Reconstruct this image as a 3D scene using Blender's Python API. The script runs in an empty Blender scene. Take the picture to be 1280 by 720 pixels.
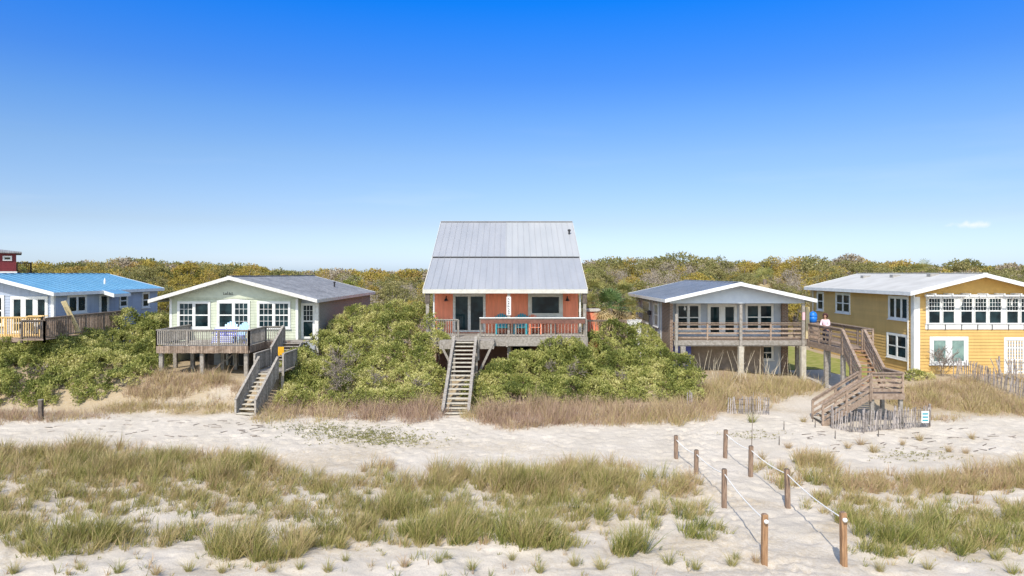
import bpy, math, random
import numpy as np
from mathutils import Vector
random.seed(7)
RNG = np.random.default_rng(11)
scene = bpy.context.scene
COL = scene.collection
R = math.radians

# ------------------------------------------------------------------ camera model used to survey the site
F, CX, HY, CH = 865.0, 640.0, 342.0, 8.0
def Xp(px, Y): return (px - CX) * Y / F
def Zp(py, Y): return CH - (py - HY) * Y / F

# ------------------------------------------------------------------ small maths
def vnoise(x, y, seed=0):
    x = np.asarray(x, float); y = np.asarray(y, float)
    xi = np.floor(x).astype(np.int64); yi = np.floor(y).astype(np.int64)
    fx = x - xi; fy = y - yi
    fx = fx*fx*(3-2*fx); fy = fy*fy*(3-2*fy)
    def h(a, b):
        n = (a*374761393 + b*668265263 + seed*1274126177) & 0x7fffffff
        n = ((n ^ (n >> 13)) * 1274126177) & 0x7fffffff
        return ((n ^ (n >> 16)) & 0xffff) / 65535.0
    return (h(xi,yi)*(1-fx)+h(xi+1,yi)*fx)*(1-fy) + (h(xi,yi+1)*(1-fx)+h(xi+1,yi+1)*fx)*fy
def fbm(x, y, seed=0, octs=3):
    s = 0; a = .5
    for k in range(octs):
        s = s + a*vnoise(np.asarray(x)*2**k, np.asarray(y)*2**k, seed+k*17); a *= .5
    return s/(1-.5**octs)
def sstep(t): t = np.clip(t, 0, 1); return t*t*(3-2*t)

SKX = [-400,0,40,100,180,240,300,350,420,480,530,640,735,770,850,950,1060,1120,1180,1280,1700]
SKY_ = [332,331,329,324,319,325,329,337,336,335,336,331,325,321,323,325,321,325,329,331,334]
def canopy(X, Y):
    X = np.asarray(X, float); Y = np.asarray(Y, float)
    px = CX + F*X/np.maximum(Y, 50)
    sk = np.interp(px, SKX, SKY_)
    t = np.clip((Y-56)/(105-56), 0, 1)
    low = 391 + 0*px
    py = low + (sk-low)*(1-(1-t)**1.6)
    zz = CH - (py-HY)*np.minimum(Y, 112)/F
    return zz
BX = [-60,-40,-30,-22,-19,-13,-8,0,8,13,16.5,20,24,35,60]
BT = [3.2,3.2,3.3,2.7,2.45,2.3,2.0,1.9,2.0,2.0,1.6,1.7,2.05,2.1,2.1]
EX = [-60,-40,-14,-10,16,24,35,60]
EY = [38.5,38.5,38,41,41,40,40,40]
def gz(X, Y, micro=False):
    X = np.asarray(X, float); Y = np.asarray(Y, float)
    b = np.interp(Y, [0,20,28,33,34.5], [.25,.25,.45,.9,1.05])
    bt = np.interp(X, BX, BT); ye = np.interp(X, EX, EY)
    wob = (fbm(X*.35, Y*.1, 5)-.5)*1.2
    t = sstep((Y-34.3-wob*.5)/(ye-34.3))
    z = b*(1-t) + bt*t
    # small hummocks in the vegetated dune strip
    z = z + (fbm(X*.5, Y*.6, 3)-.5)*.35*np.clip((29-Y)/4, 0, 1)*np.clip((Y-13)/4, 0, 1)
    f = sstep((Y-60)/12)
    z = z*(1-f) + f*np.maximum(2.0, canopy(X, np.maximum(Y, 57))-5.6)
    if micro:
        near = np.clip((40-Y)/8, 0, 1)*np.clip((Y-8)/3, 0, 1)
        z = z + near*((fbm(X*2.2, Y*2.2, 21, 2)-.5)*.05 - .05*sstep((vnoise(X*2.9, Y*2.9, 33)-.66)/.2))
    return z
def g1(x, y): return float(gz(x, y))
def prints(X, Y, Z):
    """press footprints into the fine part of the ground mesh (X, Y grid axes 1-D, Z modified in place)"""
    rs = np.random.default_rng(400)
    for i in range(1500):
        u = rs.uniform()
        if u < .35:      # along the rope path
            t = rs.uniform(); y = 15+17*t; x = 7.6-.25*(y-15)*.0+np.interp(y, [15,20,25,30,33], [7.0,6.6,7.0,7.6,7.8])-7.6+7.6*0+rs.normal(0,.55); a = rs.normal(0,.3)
        elif u < .75: x = rs.uniform(-24,24); y = rs.uniform(28.5,33.8); a = rs.uniform(0,3.1)
        else: x = rs.uniform(-24,24); y = rs.uniform(14.5,28); a = rs.uniform(0,3.1)
        i0, i1 = np.searchsorted(X, [x-.4, x+.4]); j0, j1 = np.searchsorted(Y, [y-.4, y+.4])
        if i1-i0 < 3 or j1-j0 < 3: continue
        dx = X[i0:i1][None]-x; dy = Y[j0:j1][:,None]-y
        p = (dx*math.sin(a)+dy*math.cos(a))/.20; q = (dx*math.cos(a)-dy*math.sin(a))/.11; r = np.sqrt(p*p+q*q)
        Z[j0:j1, i0:i1] += -.032*np.exp(-r**2*1.2)+.016*np.exp(-(r-1.5)**2*4)
PRINTS = True
YT = np.arange(14.0, 60.0, .05)
_gc = {}
def G(px, py):
    k = int(round(px))
    if k not in _gc: _gc[k] = gz((k-CX)*YT/F, YT)
    i = int(np.argmax(CH-(py-HY)*YT/F <= _gc[k]))
    Y = float(YT[i]); return Xp(px, Y), Y, g1(Xp(px, Y), Y)

# ------------------------------------------------------------------ materials
def nt(m):
    m.use_nodes = True
    t = m.node_tree; t.nodes.clear(); return t
def mat(name, c1, c2=None, scale=4, rough=.75, isl=0.0, bump=0.0, stretch=(1,1,1), metal=0.0, spec=.4, lo=.35, hi=.65, detail=5, dist=.02, streak=0.0):
    m = bpy.data.materials.new(name); t = nt(m); N = t.nodes; L = t.links
    out = N.new('ShaderNodeOutputMaterial'); p = N.new('ShaderNodeBsdfPrincipled')
    L.new(p.outputs[0], out.inputs[0])
    p.inputs['Roughness'].default_value = rough; p.inputs['Metallic'].default_value = metal
    p.inputs['Specular IOR Level'].default_value = spec
    tc = N.new('ShaderNodeTexCoord'); mp = N.new('ShaderNodeMapping'); mp.inputs['Scale'].default_value = stretch
    L.new(tc.outputs['Object'], mp.inputs[0])
    nz = N.new('ShaderNodeTexNoise'); nz.inputs['Scale'].default_value = scale; nz.inputs['Detail'].default_value = detail
    L.new(mp.outputs[0], nz.inputs['Vector'])
    mr = N.new('ShaderNodeMapRange'); mr.inputs[1].default_value = lo; mr.inputs[2].default_value = hi
    L.new(nz.outputs['Fac'], mr.inputs[0])
    mx = N.new('ShaderNodeMix'); mx.data_type = 'RGBA'
    mx.inputs[6].default_value = (*c1, 1); mx.inputs[7].default_value = (*(c2 or c1), 1)
    L.new(mr.outputs[0], mx.inputs[0])
    last = mx.outputs[2]
    if isl:
        ge = N.new('ShaderNodeNewGeometry'); m2 = N.new('ShaderNodeMapRange')
        m2.inputs[3].default_value = 1-isl; m2.inputs[4].default_value = 1+isl
        L.new(ge.outputs['Random Per Island'], m2.inputs[0])
        hs = N.new('ShaderNodeHueSaturation'); L.new(m2.outputs[0], hs.inputs['Value']); L.new(last, hs.inputs['Color'])
        last = hs.outputs[0]
    if streak:      # weather streaks and salt stains running down the boards
        m3 = N.new('ShaderNodeMapping'); m3.inputs['Scale'].default_value = (4,4,.45); L.new(tc.outputs['Object'], m3.inputs[0])
        n3 = N.new('ShaderNodeTexNoise'); n3.inputs['Scale'].default_value = 1.3; n3.inputs['Detail'].default_value = 6; n3.inputs['Roughness'].default_value = .65; L.new(m3.outputs[0], n3.inputs['Vector'])
        r3 = N.new('ShaderNodeMapRange'); r3.inputs[1].default_value = .35; r3.inputs[2].default_value = .7; r3.inputs[3].default_value = 1+streak*.3; r3.inputs[4].default_value = 1-streak; L.new(n3.outputs['Fac'], r3.inputs[0])
        h3 = N.new('ShaderNodeHueSaturation'); L.new(r3.outputs[0], h3.inputs['Value']); L.new(last, h3.inputs['Color']); last = h3.outputs[0]
    L.new(last, p.inputs['Base Color'])
    if bump:
        b = N.new('ShaderNodeBump'); b.inputs['Strength'].default_value = bump; b.inputs['Distance'].default_value = dist
        L.new(nz.outputs['Fac'], b.inputs['Height']); L.new(b.outputs[0], p.inputs['Normal'])
    return m
def leafmat(name, cols, nscale=.9, trans=.25, rough=.5, attr=None, isl=.55, spec=.3):
    """foliage: colour picked per leaf and per clump along a ramp of leaf colours"""
    m = bpy.data.materials.new(name); t = nt(m); N = t.nodes; L = t.links
    out = N.new('ShaderNodeOutputMaterial'); p = N.new('ShaderNodeBsdfPrincipled'); tr = N.new('ShaderNodeBsdfTranslucent')
    ms = N.new('ShaderNodeMixShader'); ms.inputs[0].default_value = trans
    p.inputs['Roughness'].default_value = rough; p.inputs['Specular IOR Level'].default_value = spec
    ge = N.new('ShaderNodeNewGeometry'); rp = N.new('ShaderNodeValToRGB')
    e = rp.color_ramp.elements
    while len(e) < len(cols): e.new(.5)
    for i, c in enumerate(cols): e[i].position = i/(len(cols)-1); e[i].color = (*c, 1)
    if attr:
        at = N.new('ShaderNodeAttribute'); at.attribute_name = attr; base = at.outputs['Fac']
    else:
        tc = N.new('ShaderNodeTexCoord'); nz = N.new('ShaderNodeTexNoise'); nz.inputs['Scale'].default_value = nscale; nz.inputs['Detail'].default_value = 3
        L.new(tc.outputs['Object'], nz.inputs['Vector'])
        oi = N.new('ShaderNodeObjectInfo'); a0 = N.new('ShaderNodeMath'); a0.operation = 'MULTIPLY_ADD'
        L.new(oi.outputs['Random'], a0.inputs[0]); a0.inputs[1].default_value = .3; a0.inputs[2].default_value = -.15
        mr = N.new('ShaderNodeMapRange'); mr.inputs[1].default_value = .3; mr.inputs[2].default_value = .7
        L.new(nz.outputs['Fac'], mr.inputs[0])
        ad0 = N.new('ShaderNodeMath'); L.new(mr.outputs[0], ad0.inputs[0]); L.new(a0.outputs[0], ad0.inputs[1])
        base = ad0.outputs[0]
    ma = N.new('ShaderNodeMath'); ma.operation = 'MULTIPLY_ADD'; ma.inputs[1].default_value = isl; ma.inputs[2].default_value = -isl/2
    L.new(ge.outputs['Random Per Island'], ma.inputs[0])
    ad = N.new('ShaderNodeMath'); L.new(base, ad.inputs[0]); L.new(ma.outputs[0], ad.inputs[1])
    L.new(ad.outputs[0], rp.inputs[0])
    L.new(rp.outputs[0], p.inputs['Base Color']); L.new(rp.outputs[0], tr.inputs['Color'])
    L.new(p.outputs[0], ms.inputs[1]); L.new(tr.outputs[0], ms.inputs[2]); L.new(ms.outputs[0], out.inputs[0])
    return m

M = {}
M['wood_grey'] = mat('weathered_wood', (.21,.185,.155), (.33,.30,.265), 9, .85, .28, .5, (1,1,1))
M['wood_brown'] = mat('brown_deck_wood', (.20,.14,.10), (.31,.235,.18), 8, .85, .3, .5)
M['wood_red'] = mat('brown_tread_wood', (.26,.14,.075), (.36,.21,.12), 8, .8, .2, .4)
M['wood_rail'] = mat('dark_red_brown_rail', (.13,.06,.045), (.19,.09,.065), 6, .8, .1)
M['wood_new'] = mat('new_yellow_lumber', (.58,.38,.15), (.68,.48,.22), 7, .7, .15, .3)
M['wood_light'] = mat('sun_bleached_wood', (.40,.36,.29), (.52,.48,.40), 7, .8, .15, .3)
M['wood_pale'] = mat('pale_plank', (.5,.41,.22), (.6,.5,.3), 6, .75, .1, .3, (3,3,.6))
M['post_new'] = mat('treated_post_wood', (.20,.11,.055), (.38,.22,.115), 5, .8, .1, .8, (6,6,.6))
M['post_old'] = mat('aged_post_wood', (.13,.085,.06), (.31,.21,.145), 5, .85, .25, .8, (6,6,.6))
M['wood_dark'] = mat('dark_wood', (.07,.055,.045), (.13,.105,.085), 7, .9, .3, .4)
M['fence_grey'] = mat('grey_slat_wood', (.21,.18,.165), (.36,.32,.30), 6, .9, .35, .4)
M['side_wood'] = mat('grey_cedar_siding', (.19,.175,.155), (.30,.28,.255), 6, .9, .2, .4, (1,1,8))
M['white'] = mat('white_paint', (.74,.74,.72), (.64,.64,.62), 3, .5, .03)
M['white_dirty'] = mat('worn_white_paint', (.66,.65,.62), (.5,.48,.44), 6, .6, .05)
M['trim_cream'] = mat('cream_trim_paint', (.60,.58,.52), (.50,.48,.42), 4, .6)
M['sage'] = mat('sage_green_siding', (.53,.56,.435), (.47,.50,.385), 1.2, .6, .03, streak=.16)
M['sage_gable'] = mat('sage_gable_board', (.56,.585,.465), (.50,.53,.42), 3, .65)
M['coral'] = mat('coral_stucco', (.92,.30,.17), (.84,.265,.15), 1.8, .8, .04, .15, (1,1,.25), streak=.22)
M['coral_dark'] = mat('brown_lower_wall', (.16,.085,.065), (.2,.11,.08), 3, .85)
M['blue_side'] = mat('blue_grey_siding', (.36,.41,.50), (.32,.37,.46), 1.5, .6, .03, streak=.15)
M['yellow'] = mat('yellow_clapboard', (.61,.395,.135), (.56,.36,.12), 1.0, .6, .04, streak=.08)
M['yellow_shaded'] = mat('shaded_yellow_stucco', (.62,.38,.11), (.56,.34,.10), 3, .8)  # house yellow, with the shade of the gable overhang put into the colour
M['grey_side'] = mat('grey_panel_paint', (.42,.46,.52), (.36,.40,.46), 2, .6, .04)
M['grey_gable'] = mat('pale_blue_gable_board', (.60,.65,.71), (.54,.59,.66), 3, .6)
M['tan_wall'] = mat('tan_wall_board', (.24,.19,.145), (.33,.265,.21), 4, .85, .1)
M['red_side'] = mat('dark_red_siding', (.16,.018,.024), (.13,.015,.02), 3, .6)
M['metal_roof'] = mat('galvalume_roof', (.30,.31,.33), (.345,.35,.365), .9, .45, .03, 0, (1,.25,.25), .0, .5, streak=.05)
M['metal_light'] = mat('newer_roof_sheet', (.345,.355,.36), (.39,.395,.395), .9, .5, .03, 0, (1,.25,.25), .0, .4)
M['blue_roof'] = mat('blue_metal_roof', (.125,.31,.46), (.16,.35,.50), 1.2, .4, .04, 0, (1,1,1), .1, .5)
M['dark_roof'] = mat('slate_metal_roof', (.15,.17,.205), (.20,.22,.26), 1.2, .4, .05, 0, (1,1,1), .2, .5)
M['white_roof'] = mat('white_membrane_roof', (.53,.515,.475), (.455,.44,.405), 1.0, .75, 0, .1, (1,1,1), 0, .15)
M['dark_metal'] = mat('dark_metal', (.025,.025,.028), None, 4, .5)
M['teal'] = mat('teal_plastic', (.03,.27,.34), (.04,.31,.38), 4, .5)
M['pale_blue'] = mat('pale_blue_plastic', (.36,.58,.80), (.40,.62,.84), 4, .45)
M['royal'] = mat('royal_blue_fabric', (.11,.13,.48), (.14,.17,.56), 5, .7)
M['white_fab'] = mat('white_fabric', (.72,.74,.82), None, 5, .7)
M['bin_blue'] = mat('bright_blue_plastic', (.015,.17,.62), None, 4, .4)
M['yellow_towel'] = mat('yellow_towel', (.72,.40,.02), (.62,.33,.02), 9, .9)
M['pink'] = mat('pink_notice_paper', (.72,.42,.45), None, 4, .8)
M['rope'] = mat('white_rope_fibre', (.78,.76,.72), (.62,.6,.56), 40, .8)
M['concrete'] = mat('grey_concrete', (.36,.34,.31), (.28,.27,.25), 3, .9, 0, .2)
M['twig'] = mat('bare_twig_bark', (.17,.135,.11), (.28,.235,.20), 6, .9, .35)
M['trunk'] = mat('oak_bark', (.13,.105,.085), (.22,.19,.165), 6, .9, .15, .5)
M['bare'] = mat('grey_bare_twig_bark', (.29,.24,.19), (.42,.36,.30), 3, .9, .35)
M['palm_trunk'] = mat('palm_trunk_bark', (.16,.12,.09), (.25,.2,.15), 14, .9, 0, .8)
M['reed'] = mat('straw_reed', (.48,.40,.28), (.58,.5,.36), 5, .85, .3)

def glassmat():
    m = bpy.data.materials.new('window_glass'); t = nt(m); N = t.nodes; L = t.links
    out = N.new('ShaderNodeOutputMaterial'); p = N.new('ShaderNodeBsdfPrincipled'); L.new(p.outputs[0], out.inputs[0])
    tc = N.new('ShaderNodeTexCoord'); nz = N.new('ShaderNodeTexNoise'); nz.inputs['Scale'].default_value = 1.4; nz.inputs['Detail'].default_value = 2
    L.new(tc.outputs['Object'], nz.inputs['Vector'])
    rp = N.new('ShaderNodeValToRGB'); rp.color_ramp.elements[0].color = (.004,.011,.014,1); rp.color_ramp.elements[0].position = .4
    rp.color_ramp.elements[1].color = (.02,.045,.052,1); rp.color_ramp.elements[1].position = .68
    L.new(nz.outputs['Fac'], rp.inputs[0]); L.new(rp.outputs[0], p.inputs['Base Color'])
    b = N.new('ShaderNodeBump'); b.inputs['Strength'].default_value = .06; b.inputs['Distance'].default_value = .05
    L.new(nz.outputs['Fac'], b.inputs['Height']); L.new(b.outputs[0], p.inputs['Normal'])
    p.inputs['Roughness'].default_value = .04; p.inputs['Specular IOR Level'].default_value = .28
    return m
M['glass'] = glassmat()
M['glass_green'] = mat('curtained_window_glass', (.22,.33,.29), (.10,.17,.16), 2.2, .06, 0, 0, (1,1,1), 0, .8)
M['shade_glass'] = mat('window_with_blind', (.34,.36,.38), (.28,.30,.32), 2, .15, 0, 0, (1,1,6), 0, .8)

def brickmat():
    m = bpy.data.materials.new('brown_brick'); t = nt(m); N = t.nodes; L = t.links
    out = N.new('ShaderNodeOutputMaterial'); p = N.new('ShaderNodeBsdfPrincipled'); L.new(p.outputs[0], out.inputs[0])
    tc = N.new('ShaderNodeTexCoord'); sx = N.new('ShaderNodeSeparateXYZ'); cb = N.new('ShaderNodeCombineXYZ')
    ad = N.new('ShaderNodeMath'); L.new(tc.outputs['Object'], sx.inputs[0]); L.new(sx.outputs[0], ad.inputs[0]); L.new(sx.outputs[1], ad.inputs[1])
    L.new(ad.outputs[0], cb.inputs[0]); L.new(sx.outputs[2], cb.inputs[1])
    bt = N.new('ShaderNodeTexBrick'); L.new(cb.outputs[0], bt.inputs['Vector'])
    bt.inputs['Scale'].default_value = 1; bt.inputs['Brick Width'].default_value = .23; bt.inputs['Row Height'].default_value = .085; bt.inputs['Mortar Size'].default_value = .014
    bt.inputs['Color1'].default_value = (.20,.105,.06,1); bt.inputs['Color2'].default_value = (.13,.07,.045,1); bt.inputs['Mortar'].default_value = (.34,.29,.24,1)
    L.new(bt.outputs[0], p.inputs['Base Color']); p.inputs['Roughness'].default_value = .9
    return m
M['brick'] = brickmat()
def shinglemat():
    m = bpy.data.materials.new('grey_asphalt_shingle'); t = nt(m); N = t.nodes; L = t.links
    out = N.new('ShaderNodeOutputMaterial'); p = N.new('ShaderNodeBsdfPrincipled'); L.new(p.outputs[0], out.inputs[0])
    tc = N.new('ShaderNodeTexCoord'); sx = N.new('ShaderNodeSeparateXYZ'); cb = N.new('ShaderNodeCombineXYZ')
    L.new(tc.outputs['Object'], sx.inputs[0]); L.new(sx.outputs[1], cb.inputs[0]); L.new(sx.outputs[0], cb.inputs[1])
    bt = N.new('ShaderNodeTexBrick'); L.new(cb.outputs[0], bt.inputs['Vector'])
    bt.inputs['Scale'].default_value = 1; bt.inputs['Brick Width'].default_value = .33; bt.inputs['Row Height'].default_value = .16; bt.inputs['Mortar Size'].default_value = .012
    bt.inputs['Color1'].default_value = (.20,.205,.215,1); bt.inputs['Color2'].default_value = (.30,.305,.31,1); bt.inputs['Mortar'].default_value = (.12,.12,.125,1)
    nz = N.new('ShaderNodeTexNoise'); nz.inputs['Scale'].default_value = .8; nz.inputs['Detail'].default_value = 4; L.new(tc.outputs['Object'], nz.inputs['Vector'])
    mr = N.new('ShaderNodeMapRange'); mr.inputs[1].default_value = .3; mr.inputs[2].default_value = .7; mr.inputs[3].default_value = .8; mr.inputs[4].default_value = 1.15; L.new(nz.outputs['Fac'], mr.inputs[0])
    hs = N.new('ShaderNodeHueSaturation'); L.new(bt.outputs[0], hs.inputs['Color']); L.new(mr.outputs[0], hs.inputs['Value'])
    L.new(hs.outputs[0], p.inputs['Base Color']); p.inputs['Roughness'].default_value = .95
    return m
M['shingle'] = shinglemat()

def groundmat(name, sand=True):
    m = bpy.data.materials.new(name); t = nt(m); N = t.nodes; L = t.links
    out = N.new('ShaderNodeOutputMaterial'); p = N.new('ShaderNodeBsdfPrincipled'); L.new(p.outputs[0], out.inputs[0])
    p.inputs['Roughness'].default_value = .95; p.inputs['Specular IOR Level'].default_value = .15
    tc = N.new('ShaderNodeTexCoord')
    n1 = N.new('ShaderNodeTexNoise'); n1.inputs['Scale'].default_value = .55; n1.inputs['Detail'].default_value = 5
    n2 = N.new('ShaderNodeTexNoise'); n2.inputs['Scale'].default_value = 9.0; n2.inputs['Detail'].default_value = 6; n2.inputs['Roughness'].default_value = .65
    vo = N.new('ShaderNodeTexVoronoi'); vo.inputs['Scale'].default_value = 3.2; vo.feature = 'SMOOTH_F1'; vo.inputs['Smoothness'].default_value = .6
    for n in (n1, n2, vo): L.new(tc.outputs['Object'], n.inputs['Vector'])
    mx = N.new('ShaderNodeMix'); mx.data_type = 'RGBA'; mx.inputs[6].default_value = (.47,.415,.34,1); mx.inputs[7].default_value = (.57,.51,.43,1)
    mr = N.new('ShaderNodeMapRange'); mr.inputs[1].default_value = .3; mr.inputs[2].default_value = .7; L.new(n1.outputs['Fac'], mr.inputs[0]); L.new(mr.outputs[0], mx.inputs[0])
    at = N.new('ShaderNodeAttribute'); at.attribute_name = 'litter'     # plant litter and soil mixed into the sand on the bank and under the woods
    nm = N.new('ShaderNodeMapRange'); nm.inputs[1].default_value = .3; nm.inputs[2].default_value = .7; nm.inputs[3].default_value = -.35; nm.inputs[4].default_value = .35; L.new(n2.outputs['Fac'], nm.inputs[0])
    ad = N.new('ShaderNodeMath'); ad.use_clamp = True; L.new(at.outputs['Fac'], ad.inputs[0])
    ml = N.new('ShaderNodeMath'); ml.operation = 'MULTIPLY'; L.new(nm.outputs[0], ml.inputs[0])
    # only where there is litter at all
    st = N.new('ShaderNodeMath'); st.operation = 'GREATER_THAN'; st.inputs[1].default_value = .02; L.new(at.outputs['Fac'], st.inputs[0]); L.new(st.outputs[0], ml.inputs[1])
    L.new(ml.outputs[0], ad.inputs[1])
    m2 = N.new('ShaderNodeMix'); m2.data_type = 'RGBA'; L.new(ad.outputs[0], m2.inputs[0]); L.new(mx.outputs[2], m2.inputs[6])
    m3 = N.new('ShaderNodeMix'); m3.data_type = 'RGBA'; m3.inputs[6].default_value = (.32,.24,.145,1); m3.inputs[7].default_value = (.45,.36,.235,1); L.new(n2.outputs['Fac'], m3.inputs[0])
    L.new(m3.outputs[2], m2.inputs[7])
    n4 = N.new('ShaderNodeTexNoise'); n4.inputs['Scale'].default_value = 26; n4.inputs['Detail'].default_value = 4; n4.inputs['Roughness'].default_value = .7; L.new(tc.outputs['Object'], n4.inputs['Vector'])
    r4 = N.new('ShaderNodeMapRange'); r4.inputs[1].default_value = .3; r4.inputs[2].default_value = .7; r4.inputs[3].default_value = .84; r4.inputs[4].default_value = 1.1; L.new(n4.outputs['Fac'], r4.inputs[0])
    h4 = N.new('ShaderNodeHueSaturation'); L.new(r4.outputs[0], h4.inputs['Value']); L.new(m2.outputs[2], h4.inputs['Color'])
    L.new(h4.outputs[0], p.inputs['Base Color'])
    b1 = N.new('ShaderNodeBump'); b1.inputs['Strength'].default_value = .55; b1.inputs['Distance'].default_value = .06; L.new(n2.outputs['Fac'], b1.inputs['Height'])
    b2 = N.new('ShaderNodeBump'); b2.inputs['Strength'].default_value = .22; b2.inputs['Distance'].default_value = .12; L.new(vo.outputs['Distance'], b2.inputs['Height']); L.new(b1.outputs[0], b2.inputs['Normal'])
    L.new(b2.outputs[0], p.inputs['Normal'])
    return m
M['sand'] = groundmat('beach_sand')
M['lawn'] = mat('lawn_grass', (.20,.225,.045), (.31,.29,.10), 2.5, .9, 0, .8, (1,1,1), 0, .2)
M['drive'] = mat('packed_sand_gravel', (.40,.37,.33), (.5,.46,.41), 4, .95, 0, .5)
M['myrtle'] = leafmat('wax_myrtle_leaves', [(.11,.135,.03),(.29,.31,.075),(.48,.46,.15),(.66,.60,.27)], .8, .25, .45, None, .55)
M['oak_olive'] = leafmat('olive_oak_leaves', [(.11,.12,.035),(.20,.195,.06),(.29,.26,.09),(.35,.30,.14)], .45, .2, .5, None, .28)
M['oak_gold'] = leafmat('golden_oak_leaves', [(.20,.18,.04),(.32,.26,.05),(.42,.32,.06),(.40,.27,.10)], .45, .2, .5, None, .28)
M['oak_green'] = leafmat('bright_green_leaves', [(.14,.165,.03),(.24,.26,.05),(.33,.34,.08),(.38,.36,.12)], .5, .2, .5, None, .28)
M['oak_dark'] = leafmat('dark_pine_leaves', [(.03,.045,.018),(.055,.075,.025),(.09,.105,.035)], .5, .15)
M['oak_grey'] = leafmat('grey_brown_twig_leaves', [(.23,.18,.12),(.32,.26,.18),(.38,.32,.24),(.33,.29,.15)], .5, .1, .5, None, .3)
M['palm_fresh'] = leafmat('fresh_palm_leaflets', [(.07,.13,.04),(.15,.22,.07),(.26,.31,.12)], 1.5, .15)
M['palm_green'] = leafmat('palm_leaflets', [(.15,.18,.045),(.31,.31,.085),(.47,.42,.15)], 1.5, .15)
M['palm_dry'] = leafmat('dry_palm_leaflets', [(.38,.28,.12),(.52,.40,.2),(.58,.48,.27)], 1.5, .15)
M['dune_grass'] = leafmat('dune_grass_blades', [(.12,.15,.03),(.255,.26,.065),(.40,.335,.13),(.48,.36,.19),(.44,.29,.18)], 1, .2, .5, 'tone', .35)
M['dry_grass'] = leafmat('dry_bluestem_blades', [(.33,.31,.10),(.47,.385,.17),(.50,.385,.215),(.45,.31,.215),(.35,.235,.18)], 1, .2, .6, 'tone', .4)
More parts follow.
